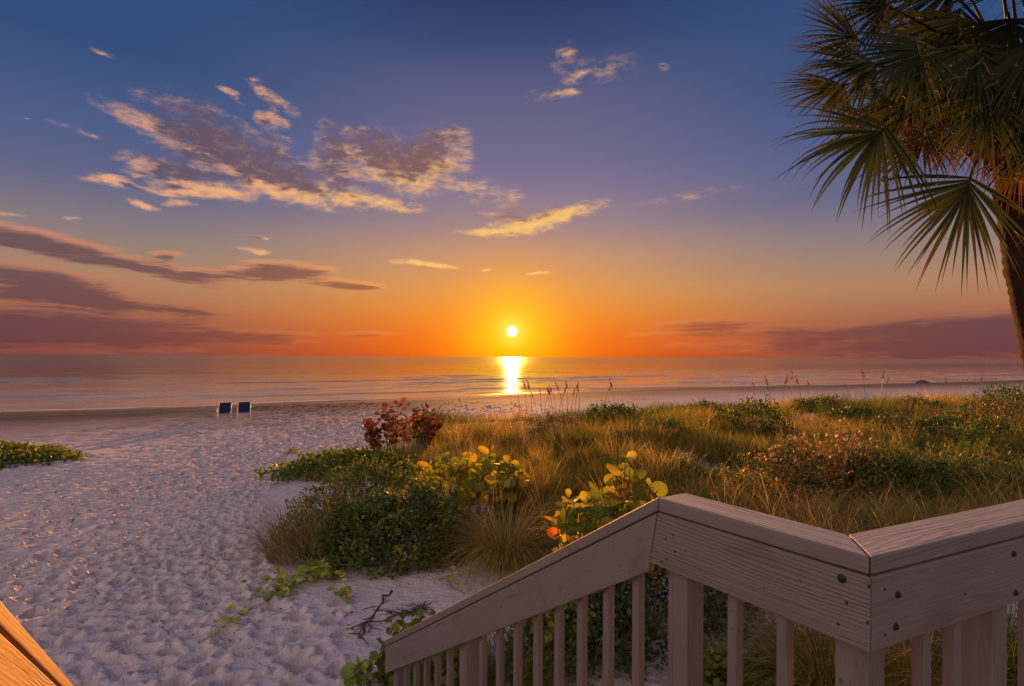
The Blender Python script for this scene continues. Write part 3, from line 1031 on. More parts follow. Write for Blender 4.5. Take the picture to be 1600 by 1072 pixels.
# ================================================================== plant materials
def foliage(name, stops, trans=.35, rough=.55, use_random=False, spec=.3, vein=False):
    m, k, out = material(name)
    if use_random:
        oi = k.new('ShaderNodeObjectInfo')
        f = oi.outputs['Random']
    else:
        f = attr(k, 'tint')
    geo = k.new('ShaderNodeNewGeometry')
    n = k.noise(geo.outputs['Position'], 30 if not use_random else 18, 3, .6)
    f = k.math('ADD', f, k.math('MULTIPLY', k.math('SUBTRACT', n, .5), .22))
    c = k.ramp(f, stops)
    bump = None
    if vein:
        tcn = k.new('ShaderNodeTexCoord')
        sp = k.new('ShaderNodeSeparateXYZ')
        k.l.new(tcn.outputs['Object'], sp.inputs[0])
        ax_ = k.math('ABSOLUTE', sp.outputs[0])
        diag = k.math('SUBTRACT', sp.outputs[1], k.math('MULTIPLY', ax_, .7))
        vv = k.math('ABSOLUTE', k.math('SINE', k.math('MULTIPLY', diag, 15.0)))
        side_v = k.math('SUBTRACT', 1.0, k.smooth(vv, .04, .22))
        mid = k.math('SUBTRACT', 1.0, k.smooth(ax_, .012, .035))
        vn = k.math('MAXIMUM', k.math('MULTIPLY', side_v, .5), mid)
        c = k.mix(k.math('MULTIPLY', vn, .55), c, (.30, .14, .05, 1))
        spots = k.noise(k.mapping(tcn.outputs['Object'], scale=(5, 5, 5)), 1.0, 3, .6)
        edge = k.smooth(k.math('ADD', k.math('ADD', k.math('MULTIPLY', sp.outputs[0], sp.outputs[0]), k.math('POWER', k.math('SUBTRACT', sp.outputs[1], .5), 2.0)),
                                k.math('MULTIPLY', k.math('SUBTRACT', spots, .5), .5)), .20, .34)
        c = k.mix(k.math('MULTIPLY', edge, .5), c, (.22, .085, .02, 1))
        bump = vn
    p = principled(k, None, c, rough, bump, .3, .01)
    p.inputs['Specular IOR Level'].default_value = spec
    tr = k.new('ShaderNodeBsdfTranslucent')
    hs = k.new('ShaderNodeHueSaturation')
    hs.inputs['Saturation'].default_value = 1.15; hs.inputs['Value'].default_value = 1.5
    k.l.new(c, hs.inputs['Color'])
    k.l.new(hs.outputs[0], tr.inputs[0])
    mx = k.new('ShaderNodeMixShader')
    mx.inputs[0].default_value = trans
    k.l.new(p.outputs[0], mx.inputs[1]); k.l.new(tr.outputs[0], mx.inputs[2])
    k.l.new(mx.outputs[0], out.inputs[0])
    return m


M_GRASS = foliage('dune_grass', [(0, (.036, .062, .012)), (.28, (.080, .115, .019)), (.5, (.165, .155, .028)), (.75, (.32, .22, .05)), (1, (.52, .36, .13))], .45)
M_GREEN = foliage('green_leaves', [(0, (0.028, 0.053, 0.015)), (.4, (0.064, 0.108, 0.023)), (.75, (0.125, 0.160, 0.032)), (1, (0.243, 0.217, 0.045))], .35)
M_VINE = foliage('vine_leaves', [(0, (0.070, 0.113, 0.019)), (.6, (0.147, 0.179, 0.026)), (1, (0.249, 0.228, 0.038))], .35)
M_MIXED = foliage('mixed_shrub_leaves', [(0, (0.035, 0.053, 0.018)), (.45, (0.089, 0.102, 0.028)), (.72, (0.178, 0.147, 0.045)), (.86, (0.293, 0.128, 0.064)), (1, (0.350, 0.306, 0.192))], .35)
M_DRY = foliage('dry_stems', [(0, (0.102, 0.051, 0.028)), (.5, (0.242, 0.134, 0.070)), (1, (0.433, 0.280, 0.140))], .3)
M_GRAPE_Y = foliage('sea_grape_leaves_yellow', [(0, (.10, .15, .02)), (.35, (.18, .215, .025)), (.65, (.31, .29, .03)), (.9, (.43, .33, .035)), (.96, (.50, .23, .03)), (1, (.46, .11, .03))],
                    .42, .58, True, .18, True)
M_GRAPE_R = foliage('sea_grape_leaves_red', [(0, (.07, .022, .012)), (.35, (.12, .036, .014)), (.6, (.17, .065, .018)), (.8, (.085, .062, .015)), (1, (.05, .06, .014))],
                    .38, .58, True, .18, True)
M_PALM = foliage('palm_leaf', [(0, (.010, .018, .005)), (.45, (.020, .030, .007)), (.75, (.050, .042, .011)), (1, (.14, .068, .02))], .30, .5, spec=.12)
M_STEM, k, out = material('woody_stem')
geo = k.new('ShaderNodeNewGeometry')
rn = k.noise(geo.outputs['Position'], 40, 4)
principled(k, out, k.mix(rn, (.06, .04, .028, 1), (.19, .13, .09, 1)), .8, rn, .5, .01)
M_SEED, k, out = material('dead_weed')
geo = k.new('ShaderNodeNewGeometry')
rn = k.noise(geo.outputs['Position'], 25, 4)
principled(k, out, k.mix(rn, (.035, .02, .014, 1), (.12, .065, .04, 1)), .8, rn, .5, .01)

GR_MIX = lambda n, mid, sd=.22: np.clip(rng.normal(mid, sd, n), 0, 1)


def dome_points(n, w, d, h, shell=.55, flat=.0):
    """points filling the outer shell of an uneven dome standing on the ground"""
    u = rng.normal(size=(n * 2, 3))
    u /= np.linalg.norm(u, axis=1)[:, None]
    u[:, 2] = np.abs(u[:, 2])
    u = u[u[:, 2] > max(flat, .07)][:n]
    r_ = shell + (1 - shell) * rng.random(len(u)) ** .5
    lump = 1 + .5 * fbm(u[:, 0] * 2.6 + w * 3 + 20, u[:, 1] * 2.6 + u[:, 2] * 2.3 + 20, 3)
    return u * (r_ * lump)[:, None] * np.array([w / 2, d / 2, h]), u


def drop(P, base):
    """let points follow the ground round base"""
    g = terrain(P[:, 0] + base[0], P[:, 1] + base[1]) - base[2]
    P[:, 2] += g
    return P


def shrub(name, label, cat, base, w, d, h, n_cl, leaf, mat, mid=.4, sd=.2, tmpl=LEAF_OVAL, per=11, stems=14, group=None, stem_mat=None, part='foliage', up=.5):
    t = thing(name, base, label, cat, group)
    P, u = dome_points(n_cl, w, d, h)
    P = drop(P, base)
    a = Acc()
    n = len(P) * per
    ctr = np.repeat(P, per, 0)
    out_ = np.repeat(u, per, 0) + np.array([0, 0, up])
    dirs = out_ * .8 + rng.normal(0, .75, (n, 3))
    pos_ = ctr + rng.normal(0, leaf * .8, (n, 3))
    ti = np.clip(np.repeat(GR_MIX(len(P), mid, sd), per) + rng.normal(0, .1, n), 0, 1)
    scatter(a, *tmpl, pos_, dirs, out_ + rng.normal(0, .5, (n, 3)), leaf * rng.uniform(.6, 1.25, n), ti)
    mobj(part, a.mesh(part), mat, t)
    b = Acc()
    idx = rng.choice(len(P), min(stems, len(P)), replace=False)
    for i in idx:
        e = P[i]
        s0 = np.array([e[0] * .25, e[1] * .25, 0.])
        s0 = drop(s0[None], base)[0] - (0, 0, .05)
        m_ = (s0 + e) / 2 + rng.normal(0, .05, 3) * h
        tt = np.linspace(0, 1, 6)[:, None]
        pts = (1 - tt) ** 2 * s0 + 2 * tt * (1 - tt) * m_ + tt ** 2 * e
        tube(b, pts, np.linspace(.016, .005, 6) * (.5 + h * .5), 5)
    mobj('stem', b.mesh('stem'), stem_mat or M_STEM, t)
    return t


def grape_leaf_mesh(name, cup, fold):
    """a round thick sea grape leaf, unit size, notched at its stalk, y along the midrib"""
    vs, qs, ts = [(0, 0.0, 0.0)], [], []
    n = 14
    for ring, rr in ((0, .55), (1, 1.0)):
        for i in range(n + 1):
            th = -math.pi / 2 + (i / n) * 2 * math.pi
            notch = .82 if i in (0, n) else 1.0
            x, y = math.cos(th) * .52 * rr * notch, .47 + math.sin(th) * .48 * rr * notch
            if i in (0, n): x = .05 * (1 if i == 0 else -1) * rr
            vs.append((x, y, cup * (x * x * 1.6 + (y - .47) ** 2 * .8) + fold * abs(x) + .018 * math.sin(th * 5 + cup * 9) * rr))
    vs.append((0, .47, 0))
    cen = len(vs) - 1
    for i in range(n):
        a, b = 1 + i, 2 + i
        qs.append((a, b, b + n + 1, a + n + 1))
        ts.append((cen, b, a))
    return mesh_np(name, vs, qs, ts, smooth=True)


GL = [grape_leaf_mesh('grape_leaf', .28, .12), grape_leaf_mesh('grape_leaf', -.25, .05), grape_leaf_mesh('grape_leaf', .1, .3)]
GL_Y = GL
GL_R = [m.copy() for m in GL]
GL_V = [m.copy() for m in GL]
for m in GL_Y: m.materials.append(M_GRAPE_Y)
for m in GL_R: m.materials.append(M_GRAPE_R)
M_VINE_L = foliage('vine_leaves_single', [(0, (0.134, 0.221, 0.034)), (.6, (0.269, 0.345, 0.046)), (1, (0.496, 0.440, 0.068))], .35, .45, True, .4)
for m in GL_V: m.materials.append(M_VINE_L)


def place_leaf(meshes, parent, p, d, up_, size):
    o = bpy.data.objects.new('leaf', meshes[int(rng.integers(len(meshes)))])
    M = frames(np.asarray(d, float)[None], np.asarray(up_, float)[None])[0] * size
    mw = Matrix.Identity(4)
    for i in range(3):
        for j in range(3): mw[i][j] = M[i, j]
        mw[i][3] = float(p[i])
    COL.objects.link(o)
    o.parent = parent
    o.matrix_local = mw
    return o


def sea_grape(label, base, w, d, h, n_st, leaf, meshes, per=9, group=None, lean=(0, 0)):
    t = thing('sea_grape', base, label, 'sea grape', group)
    b = Acc()
    for i in range(n_st):
        a = rng.uniform(0, 2 * math.pi)
        r_ = math.sqrt(rng.random())
        top = np.array([math.cos(a) * r_ * w / 2 + lean[0], math.sin(a) * r_ * d / 2 + lean[1], h * (1 - .42 * r_ * r_) * rng.uniform(.78, 1.05)])
        top = drop(top[None], base)[0]
        s0 = drop(np.array([[top[0] * .55 + rng.normal(0, .06), top[1] * .55 + rng.normal(0, .06), 0.]]), base)[0] - (0, 0, .06)
        mid_ = s0 * .5 + top * .5 + np.array([rng.normal(0, .06), rng.normal(0, .06), .02])
        tt = np.linspace(0, 1, 9)[:, None]
        pts = (1 - tt) ** 2 * s0 + 2 * tt * (1 - tt) * mid_ + tt ** 2 * top
        tube(b, pts, np.linspace(.016, .006, 9), 6)
        ph = rng.uniform(0, 6.28)
        for q_ in range(per):
            f = .45 + .55 * (q_ / (per - 1)) ** .8
            ii_ = f * 8
            i0 = min(int(ii_), 7)
            p = pts[i0] * (1 - ii_ + i0) + pts[i0 + 1] * (ii_ - i0)
            aa = ph + q_ * 2.6 + rng.normal(0, .4)
            out_ = np.array([math.cos(aa), math.sin(aa), 0])
            stalk = out_ * .03 + (0, 0, .01)
            dirv = out_ * .75 + np.array([0, 0, rng.uniform(-.15, .95)])
            up_ = np.array([0, -.35, .8]) + out_ * -.25 + rng.normal(0, .38, 3)
            place_leaf(meshes, t, p + stalk, dirv, up_, leaf * rng.uniform(.62, 1.12) * (1 - .25 * (f > .97)))
    mobj('stem', b.mesh('stem'), M_STEM, t)
    return t


def tuft_acc(n, spread, h, lean, curve, w, mid, sd=.2, nseg=4, origin=(0, 0, 0)):
    a = Acc()
    ang_ = rng.uniform(0, 2 * math.pi, n)
    r_ = spread * np.sqrt(rng.random(n))
    P = np.stack([np.cos(ang_) * r_, np.sin(ang_) * r_, np.full(n, -.02)], 1) + np.asarray(origin)
    blades(a, P, ang_ + rng.normal(0, .5, n), np.abs(rng.normal(lean, lean * .5, n)), rng.normal(curve, curve * .4, n), h * rng.uniform(.45, 1.15, n),
           w * rng.uniform(.7, 1.3, n), nseg, GR_MIX(n, mid, sd))
    return a


# ================================================================== near plants, each where the photo has it
def G(px, py): return on_ground(px, py)


# green shrub with small leathery leaves
b_ = G(632, 895)
shrub('green_shrub', 'dense dark green shrub with small leathery leaves beside the sand path', 'shrub', b_ + (-.22, .55, 0), 2.45, 1.7, 1.12, 980, .066, M_GREEN, .54, .27, per=13, stems=30)
b_ = G(590, 828)
shrub('green_shrub', 'looser olive green shrub rising behind the dense dark green one', 'shrub', b_ + (-.35, .7, 0), 2.7, 1.6, 1.08, 680, .06, M_GREEN, .68, .2, per=12, stems=26)
# dry grass clump on the left edge, with a strap-leaved plant in it
b_ = G(486, 872)
t = thing('grass_clump', b_ + (0, .3, 0), 'tangled clump of reddish dry grass at the edge of the sand path', 'grass clump')
a = tuft_acc(800, .78, 1.15, .42, .85, .009, .55, .3, 5)
mobj('blades', a.mesh('blades'), M_GRASS, t)
a = tuft_acc(460, .78, 1.2, .5, .55, .007, .6, .3, 5)
mobj('dry_stalks', a.mesh('dry_stalks'), M_DRY, t)
b_ = G(520, 880)
t = thing('broad_leaved_plant', b_ + (.02, .1, 0), 'tall plant with drooping strap leaves standing at the front of the dry grass clump', 'plant')
a = Acc()
n = 70
P = np.stack([rng.normal(0, .09, n), rng.normal(0, .07, n), rng.uniform(0, .75, n)], 1)
blades(a, P, rng.uniform(0, 6.3, n), rng.uniform(.3, .8, n), rng.uniform(1.2, 2.2, n), rng.uniform(.28, .5, n), .042, 6, GR_MIX(n, .55, .18))
mobj('leaves', a.mesh('leaves'), M_GREEN, t)
a = Acc()
for i in range(6):
    tube(a, [(rng.normal(0, .05), rng.normal(0, .05), -.05), (rng.normal(0, .08), rng.normal(0, .08), .5), (rng.normal(0, .12), rng.normal(0, .1), rng.uniform(.9, 1.25))], [.009, .007, .003], 5)
mobj('stalk', a.mesh('stalk'), M_DRY, t)
# tall pale stalks above the shrub
b_ = G(545, 850)
t = thing('grass_clump', b_ + (0, .6, 0), 'few tall pale arching grass stalks poking out of the olive shrub', 'grass clump')
a = tuft_acc(46, .5, 1.35, .18, .95, .016, .95, .1, 7)
mobj('blades', a.mesh('blades'), M_GRASS, t)
b_ = G(452, 850)
shrub('low_shrub', 'small yellow-green bush at the foot of the reddish dry grass', 'shrub', b_ + (.1, .4, 0), 1.1, 1.0, .48, 150, .05, M_GREEN, .75, .2, per=10, stems=10)

# fountain grass
b_ = G(790, 893)
t = thing('grass_clump', b_ + (0, .25, 0), 'rounded fountain grass mound drooping beside the stair railing', 'grass clump')
a = tuft_acc(2300, .24, 1.5, .30, 2.0, .008, .74, .18, 8)
mobj('blades', a.mesh('blades'), M_GRASS, t)
b_ = G(842, 872)
shrub('low_shrub', 'low green bush between the fountain grass and the railing', 'shrub', b_ + (0, .4, 0), .95, .9, .55, 150, .05, M_GREEN, .5, .2, per=10, stems=10)
b_ = G(660, 838)
t = thing('grass_clump', b_ + (.3, .6, 0), 'upright golden grass clump between the olive shrub and the yellow sea grape', 'grass clump')
a = tuft_acc(620, .42, .95, .22, .8, .008, .68, .2, 5)
mobj('blades', a.mesh('blades'), M_GRASS, t)

# sea grapes
b_ = G(722, 832)
sea_grape('wide sea grape with round yellow leaves above the fountain grass', b_ + (0, .5, 0), 2.7, 1.3, 1.3, 37, .235, GL_Y, 8)
b_ = G(950, 1000)
sea_grape('sea grape with large yellow leaves and one orange leaf behind the railing peak', b_ + (.02, .25, 0), 1.6, .9, 1.95, 37, .21, GL_Y, 8)
b_ = G(612, 728)
sea_grape('dark red sea grape standing against the pale beach', b_ + (0, .7, 0), 2.8, 1.7, 1.95, 37, .215, GL_R, 8)
b_ = G(572, 745)
sea_grape('small low russet sea grape in front of the dark red one', b_ + (0, .2, 0), .7, .6, .5, 6, .21, GL_R, 6)
for (px, py, hh_, mid_, lab) in ((694, 752, .9, .6, 'brown-gold grass clump between the dark red and the yellow sea grape'),
                              (668, 728, 1.0, .7, 'golden grass clump at the right foot of the dark red sea grape'),
                              (640, 712, .8, .5, 'olive grass clump in front of the dark red sea grape'),
                              (730, 742, 1.0, .7, 'tall golden grass clump right behind the left end of the yellow sea grape')):
    b_ = G(px, py)
    t = thing('grass_clump', b_, lab, 'grass clump')
    a = tuft_acc(520, .5, hh_, .28, .8, .009, mid_, .2, 5)
    mobj('blades', a.mesh('blades'), M_GRASS, t)
# foliage mats
b_ = G(505, 752)
shrub('vine_mat', 'low sprawling green mat of vines left of the dark red sea grape', 'ground vine', b_ + (.35, .9, 0), 4.0, 2.8, .52, 760, .085, M_VINE, .3, .22, LEAF_ROUND, per=8, stems=20, up=1.1)
b_ = G(45, 735)
shrub('vine_mat', 'patch of green beach vine on the low sand mound at the left edge', 'ground vine', b_ + (-1.85, 1.2, 0), 3.7, 3.0, .13, 540, .095, M_VINE, .35, .22, LEAF_ROUND, per=8, stems=16, up=1.1)
b_ = G(110, 722)
shrub('vine_mat', 'thin tip of beach vine trailing off the mound onto the sand', 'ground vine', b_ + (-.9, .3, 0), 1.9, .8, .12, 90, .08, M_VINE, .5, .22, LEAF_ROUND, per=6, stems=6, up=1.1)
b_ = G(455, 709)
shrub('vine_sprig', 'tiny isolated green sprig on the sand beyond the vine mat', 'ground vine', b_, .5, .4, .10, 12, .07, M_VINE, .5, .2, LEAF_ROUND, per=6, stems=3, up=1.1)


def runner(label, pix, n_leaf, lens, leaf=.085, spread=.10):
    """a vine creeping over the sand along photo pixels"""
    pts = np.array([G(*p) for p in pix])
    tt = np.linspace(0, len(pts) - 1, 40)
    P = np.stack([np.interp(tt, np.arange(len(pts)), pts[:, i]) for i in range(3)], 1)
    P[:, :2] += np.stack([fbm(tt * 1.3, tt * 0 + 3, 2), fbm(tt * 1.3 + 40, tt * 0, 2)], 1) * .22
    P[:, 2] = terrain(P[:, 0], P[:, 1]) + .018
    t = thing('beach_vine', P[-1], label, 'ground vine')
    a = Acc()
    tube(a, P - P[-1], .0042, 5)
    mobj('runner', a.mesh('runner'), M_STEM, t)
    for i in range(n_leaf):
        f = lens(rng.random())
        p = P[int(f * 39)] - P[-1]
        p = p + np.array([rng.normal(0, spread * (f + .25)), rng.normal(0, spread * (f + .25)), rng.uniform(.03, .09 + .08 * f)])
        aa = rng.uniform(0, 6.28)
        place_leaf(GL_V, t, p, (math.cos(aa), math.sin(aa), rng.uniform(-.1, .5)), (0, -.25, 1) + rng.normal(0, .3, 3), leaf * rng.uniform(.7, 1.2))
    return t


runner('longest beach vine with round green leaves creeping from the dark green shrub over the sand', [(318, 1004), (378, 968), (430, 932), (492, 902), (540, 880)], 170,
       lambda r: min(.99, .42 + .56 * r ** .7) if r > .06 else r * 6, .105, .17)
runner('thin beach vine with few leaves, a little higher on the sand than the longest one', [(352, 972), (398, 954), (440, 928), (500, 900)], 16, lambda r: .35 + .6 * r, .075, .06)
runner('short leafy vine below the dark green shrub near the longest runner', [(548, 942), (528, 925), (510, 905)], 26, lambda r: r * .98, .09, .10)
runner('short vine on the sand just above the railing', [(732, 928), (708, 915), (690, 905)], 12, lambda r: r * .98, .08, .06)

# small dead and dry things on the open sand
b_ = G(352, 876)
t = thing('grass_sprig', b_, 'single wispy sprig of half dry grass alone on the open sand', 'grass')
a = tuft_acc(24, .10, .46, .75, .7, .010, .5, .25, 5)
mobj('blades', a.mesh('blades'), M_GRASS, t)
b_ = G(470, 868)
t = thing('grass_sprig', b_ + (-.1, -.05, 0), 'thin reddish stalks splayed over the sand at the foot of the dry grass clump', 'grass')
a = tuft_acc(60, .30, .75, 1.0, .45, .006, .35, .25, 5)
mobj('blades', a.mesh('blades'), M_DRY, t)


def twig(label, cat, name, pix, rad, forks=10, seed=1):
    r2 = np.random.default_rng(seed)
    pts = np.array([G(*p) for p in pix])
    P = np.concatenate([pts[:1] + (pts[1:2] - pts[:1]) * 0, pts[1:]])
    P[:, 2] = terrain(P[:, 0], P[:, 1]) + rad * .6
    t = thing(name, P[0], label, cat)
    a = Acc()
    tt = np.linspace(0, len(P) - 1, 14)
    Q = np.stack([np.interp(tt, np.arange(len(P)), P[:, i]) for i in range(3)], 1)
    Q[1:-1] += r2.normal(0, rad * 1.4, (12, 3))
    tube(a, Q - P[0], np.linspace(rad, rad * .5, 14), 6)
    for i in range(forks):
        s = Q[int(r2.integers(4, 14))]
        aa = r2.uniform(0, 6.28); L = r2.uniform(.08, .3)
        e = s + np.array([math.cos(aa) * L, math.sin(aa) * L, 0]); e[2] = gz(e[0], e[1]) + r2.uniform(.0, .05)
        m_ = (s + e) / 2 + r2.normal(0, .025, 3)
        tube(a, np.array([s, m_, e]) - P[0], [rad * .6, rad * .5, rad * .2], 5)
    mobj('branch', a.mesh('branch'), M_SEED, t)


twig('dark dead branched root lying on the sand in front of the dark green shrub', 'driftwood', 'dead_branch', [(612, 925), (598, 945), (582, 965), (572, 985), (560, 997)], .016, 22, 2)
twig('clump of dark dried seaweed on the sand just above the railing', 'seaweed', 'dried_seaweed', [(604, 957), (625, 957), (645, 958), (660, 953)], .014, 46, 3)
twig('thin dark twig beside the dead branched root', 'twig', 'dead_twig', [(540, 961), (556, 958), (570, 958)], .009, 3, 4)
twig('small dark twig on the sand left of the dense green shrub', 'twig', 'dead_twig', [(424, 892), (428, 880), (426, 874)], .009, 4, 5)

# plants by the foot of the railing and behind its balusters
b_ = G(640, 1085)
shrub('broad_leaved_plant', 'bright green leafy plant under the lower end of the railing', 'plant', b_ + (.05, .25, 0), 1.0, .7, .52, 130, .10, M_VINE, .5, .2, LEAF_ROUND, per=6, stems=10)
b_ = G(572, 1095)
sea_grape('small seedling with a few round green leaves at the bottom edge left of the railing', b_, .40, .3, .42, 5, .13, GL_V, 4)
for (px, dep, w, h, kind, lab) in (
        (745, 1092, 1.1, .75, 'g', 'clump of green grass seen through the lower balusters of the railing'),
        (800, 1075, .9, .8, 'g', 'taller pale green grass clump behind the balusters left of the leafy plants'),
        (700, 1100, .8, .5, 'v', 'light green leafy plant behind the lowest post of the railing'),
        (858, 1040, 1.0, .75, 'v', 'yellow-green bush behind the middle balusters of the sloping railing'),
        (925, 1040, 1.1, 1.0, 's', 'dark green bush behind the upper balusters under the large yellow sea grape'),
        (1010, 1000, 1.3, 1.1, 's', 'dark shadowed bush behind the balusters left of the peak post'),
        (1110, 960, 1.2, .9, 's', 'dark low bush with dead leaves behind the first stretch of level railing'),
        (1200, 985, 1.2, .8, 'd', 'brown tangle of dead stems behind the level railing before the corner'),
        (1120, 1085, .55, .35, 'v', 'small bright green seedling patch on the sand right of the peak post'),
        (1195, 1098, .5, .3, 'v', 'smallest green seedling on the sand before the corner post')):
    q_ = G(px, dep)
    if kind == 'g':
        t = thing('grass_clump', q_, lab, 'grass clump')
        a = tuft_acc(420, w * .4, h, .3, .9, .009, .42, .2, 5)
        mobj('blades', a.mesh('blades'), M_GRASS, t)
    elif kind == 'd':
        t = thing('dead_stalks', q_, lab, 'dead plant')
        a = tuft_acc(240, w * .5, h, .9, .8, .008, .25, .2, 5)
        mobj('stalks', a.mesh('stalks'), M_DRY, t)
    elif kind == 'v':
        shrub('broad_leaved_plant', lab, 'plant', q_, w, w * .8, h, 110, .07, M_VINE, .4, .2, LEAF_ROUND, per=7, stems=8)
    else:
        shrub('low_shrub', lab, 'shrub', q_, w, w, h, 260, .065, M_GREEN, .3, .2, per=9, stems=14)

# grass mounds close behind the corner of the railing
for (px, dep, n, h, mid, lean, curve, lab) in (
        (1290, 1088, 1900, 1.15, .62, .35, 1.7, 'golden arching grass mound behind the railing corner post'),
        (1440, 1085, 1100, 1.0, .72, .35, 1.5, 'golden dry grass clump behind the first right hand baluster'),
        (1590, 1075, 1200, 1.05, .35, .35, 1.3, 'green grass clump behind the second railing post at the right edge')):
    q_ = G(px, dep)
    t = thing('grass_clump', q_, lab, 'grass clump')
    a = tuft_acc(n, .30, h, lean, curve, .009, mid, .2, 7)
    mobj('blades', a.mesh('blades'), M_GRASS, t)

for (px, py, n, h, mid, lab) in (
        (1150, 878, 420, .75, .85, 'dry golden grass clump close behind the middle of the short level rail'),
        (1215, 890, 420, .80, .95, 'palest dry grass clump behind the short level rail near the corner'),
        (1285, 880, 380, .75, .9, 'pale golden grass clump peeping over the rail corner'),
        (1400, 862, 700, .90, .30, 'green arching grass clump above the corner of the long rail'),
        (1500, 858, 600, .85, .45, 'olive arching grass clump above the middle of the long rail')):
    b_ = G(px, py)
    t = thing('grass_clump', b_, lab, 'grass clump')
    a = tuft_acc(n, .36, h, .3, 1.2, .010, mid, .14, 7)
    mobj('blades', a.mesh('blades'), M_GRASS, t)

# shrubs in the dune field
b_ = G(1245, 806)
shrub('mixed_shrub', 'pale leaved shrub with small cream flowers, left part of the big thicket behind the railing', 'shrub', b_ + (0, .5, 0), 1.7, 1.5, 1.25, 420, .062, M_MIXED, .55, .22, per=11, stems=40)
b_ = G(1335, 806)
shrub('mixed_shrub', 'reddish brown twiggy shrub with dead pink leaves, middle of the big thicket', 'shrub', b_ + (0, .6, 0), 1.75, 1.5, 1.42, 330, .072, M_MIXED, .74, .22, per=9, stems=120, stem_mat=M_DRY)
b_ = G(1430, 806)
shrub('mixed_shrub', 'dark green drooping shrub, right part of the big thicket', 'shrub', b_ + (0, .6, 0), 2.1, 1.7, 1.05, 520, .10, M_GREEN, .32, .22, LEAF_SLIM, per=10, stems=30)
b_ = G(1555, 800)
shrub('mixed_shrub', 'green leafy thicket running to the right edge above the railing', 'shrub', b_ + (.3, .9, 0), 2.8, 1.8, .95, 520, .10, M_GREEN, .5, .22, LEAF_SLIM, per=9, stems=30)
THICKET = [(1215, 1600)]


def before_thicket(x, y):
    px_ = AX + F * x / np.maximum(y, .1)
    return (px_ > 1190) & (px_ < 1590) & (y > 6.3) & (y < 10.5)


for (px, py, w, h, mid, mat, lab) in (
        (1178, 690, 2.6, 1.3, .15, M_GREEN, 'dark round bush with grass hanging over it in the middle of the dune field'),
        (1345, 668, 2.4, .8, .12, M_GREEN, 'small dark bush far out in the dune field'),
        (1425, 705, 2.2, 1.0, .2, M_MIXED, 'dark brown bush with a withered stalk right of the big thicket'),
        (1590, 650, 4.0, 1.35, .45, M_GREEN, 'tall green bush at the right edge of the dune field by the beach'),
        (1580, 690, 3.0, 1.3, .55, M_MIXED, 'pale flowered bush at the right edge below the tall green one'),
        (1560, 720, 2.6, 1.1, .35, M_GREEN, 'dark leafy bush at the right edge behind the long railing'),
        (1060, 768, 1.8, .55, .45, M_GREEN, 'low green creeper patch just right of the railing peak'),
        (1130, 785, 1.6, .5, .5, M_GREEN, 'low green leafy patch behind the first stretch of level railing'),
        (1240, 800, 1.3, .5, .55, M_GREEN, 'bright green low bush in front of the big thicket'),
        (1045, 694, 1.5, .7, .2, M_GREEN, 'small dark green bush in the grass above the railing peak'),
        (985, 715, 1.4, .6, .35, M_MIXED, 'low brown bush between the bare sand patch and the railing peak'),
        (1108, 656, 2.2, .7, .2, M_GREEN, 'dark clump just left of the dark round bush in the dune field'),
        (1285, 645, 2.6, .8, .15, M_GREEN, 'dark green clump near the beach straight above the big thicket'),
        (1440, 650, 3.0, .8, .3, M_GREEN, 'olive bush near the beach below the dark heap'),
        (1490, 690, 2.4, .9, .2, M_GREEN, 'dark green bush between the big thicket and the pale flowered bush'),
        (870, 690, 2.0, .8, .6, M_MIXED, 'brownish bush among the grass left of centre in the dune field'),
        (960, 668, 2.4, .9, .3, M_GREEN, 'dark olive bush among the golden grass near the beach')):
    b_ = G(px, py)
    shrub('dune_bush', lab, 'shrub', b_ + (0, .4, 0), w, w * .8, h, int(170 + 60 * w), .06 + .010 * w, mat, mid, .2, per=9, stems=12)

# ================================================================== dune grass: single tufts near by, the far ones as one mass
protos = []
for i in range(9):
    n = 130
    h = [.85, .75, .95, .65, .8, 1.0, .7, .9, .8][i]
    a = tuft_acc(n, [.16, .2, .13, .24, .18, .14, .2, .16, .2][i], h, [.2, .3, .16, .35, .25, .18, .3, .22, .28][i], [.7, .9, .5, 1.2, .8, .6, 1.0, .7, 1.1][i],
                 .0105, [.55, .7, .8, .4, .62, .5, .75, .6, .3][i], .18, 4)
    me = a.mesh('dune_grass_tuft')
    me.materials.append(M_GRASS)
    protos.append(me)
FG = np.random.default_rng(21)
cand = []
while len(cand) < 330:
    px, py = FG.uniform(640, 1640), FG.uniform(650, 840)
    if FG.random() > ((py - 640) / 200) ** .3: continue
    p = on_ground(px, py)
    if poly_depth(p[:1], p[1:2], VEG)[0] < .4: continue
    if fbm(p[:1] * .45 + 50, p[1:2] * .45, 3)[0] < -.22: continue          # bare sand shows here and there
    if px < 800 and py > 745: continue
    if p[1] < 5.5 or before_thicket(p[0], p[1]): continue
    cand.append(p)
cand.sort(key=lambda p: p[1])
cand = cand[:300]
groups = [(0, 14), (14, 22), (22, 400)]
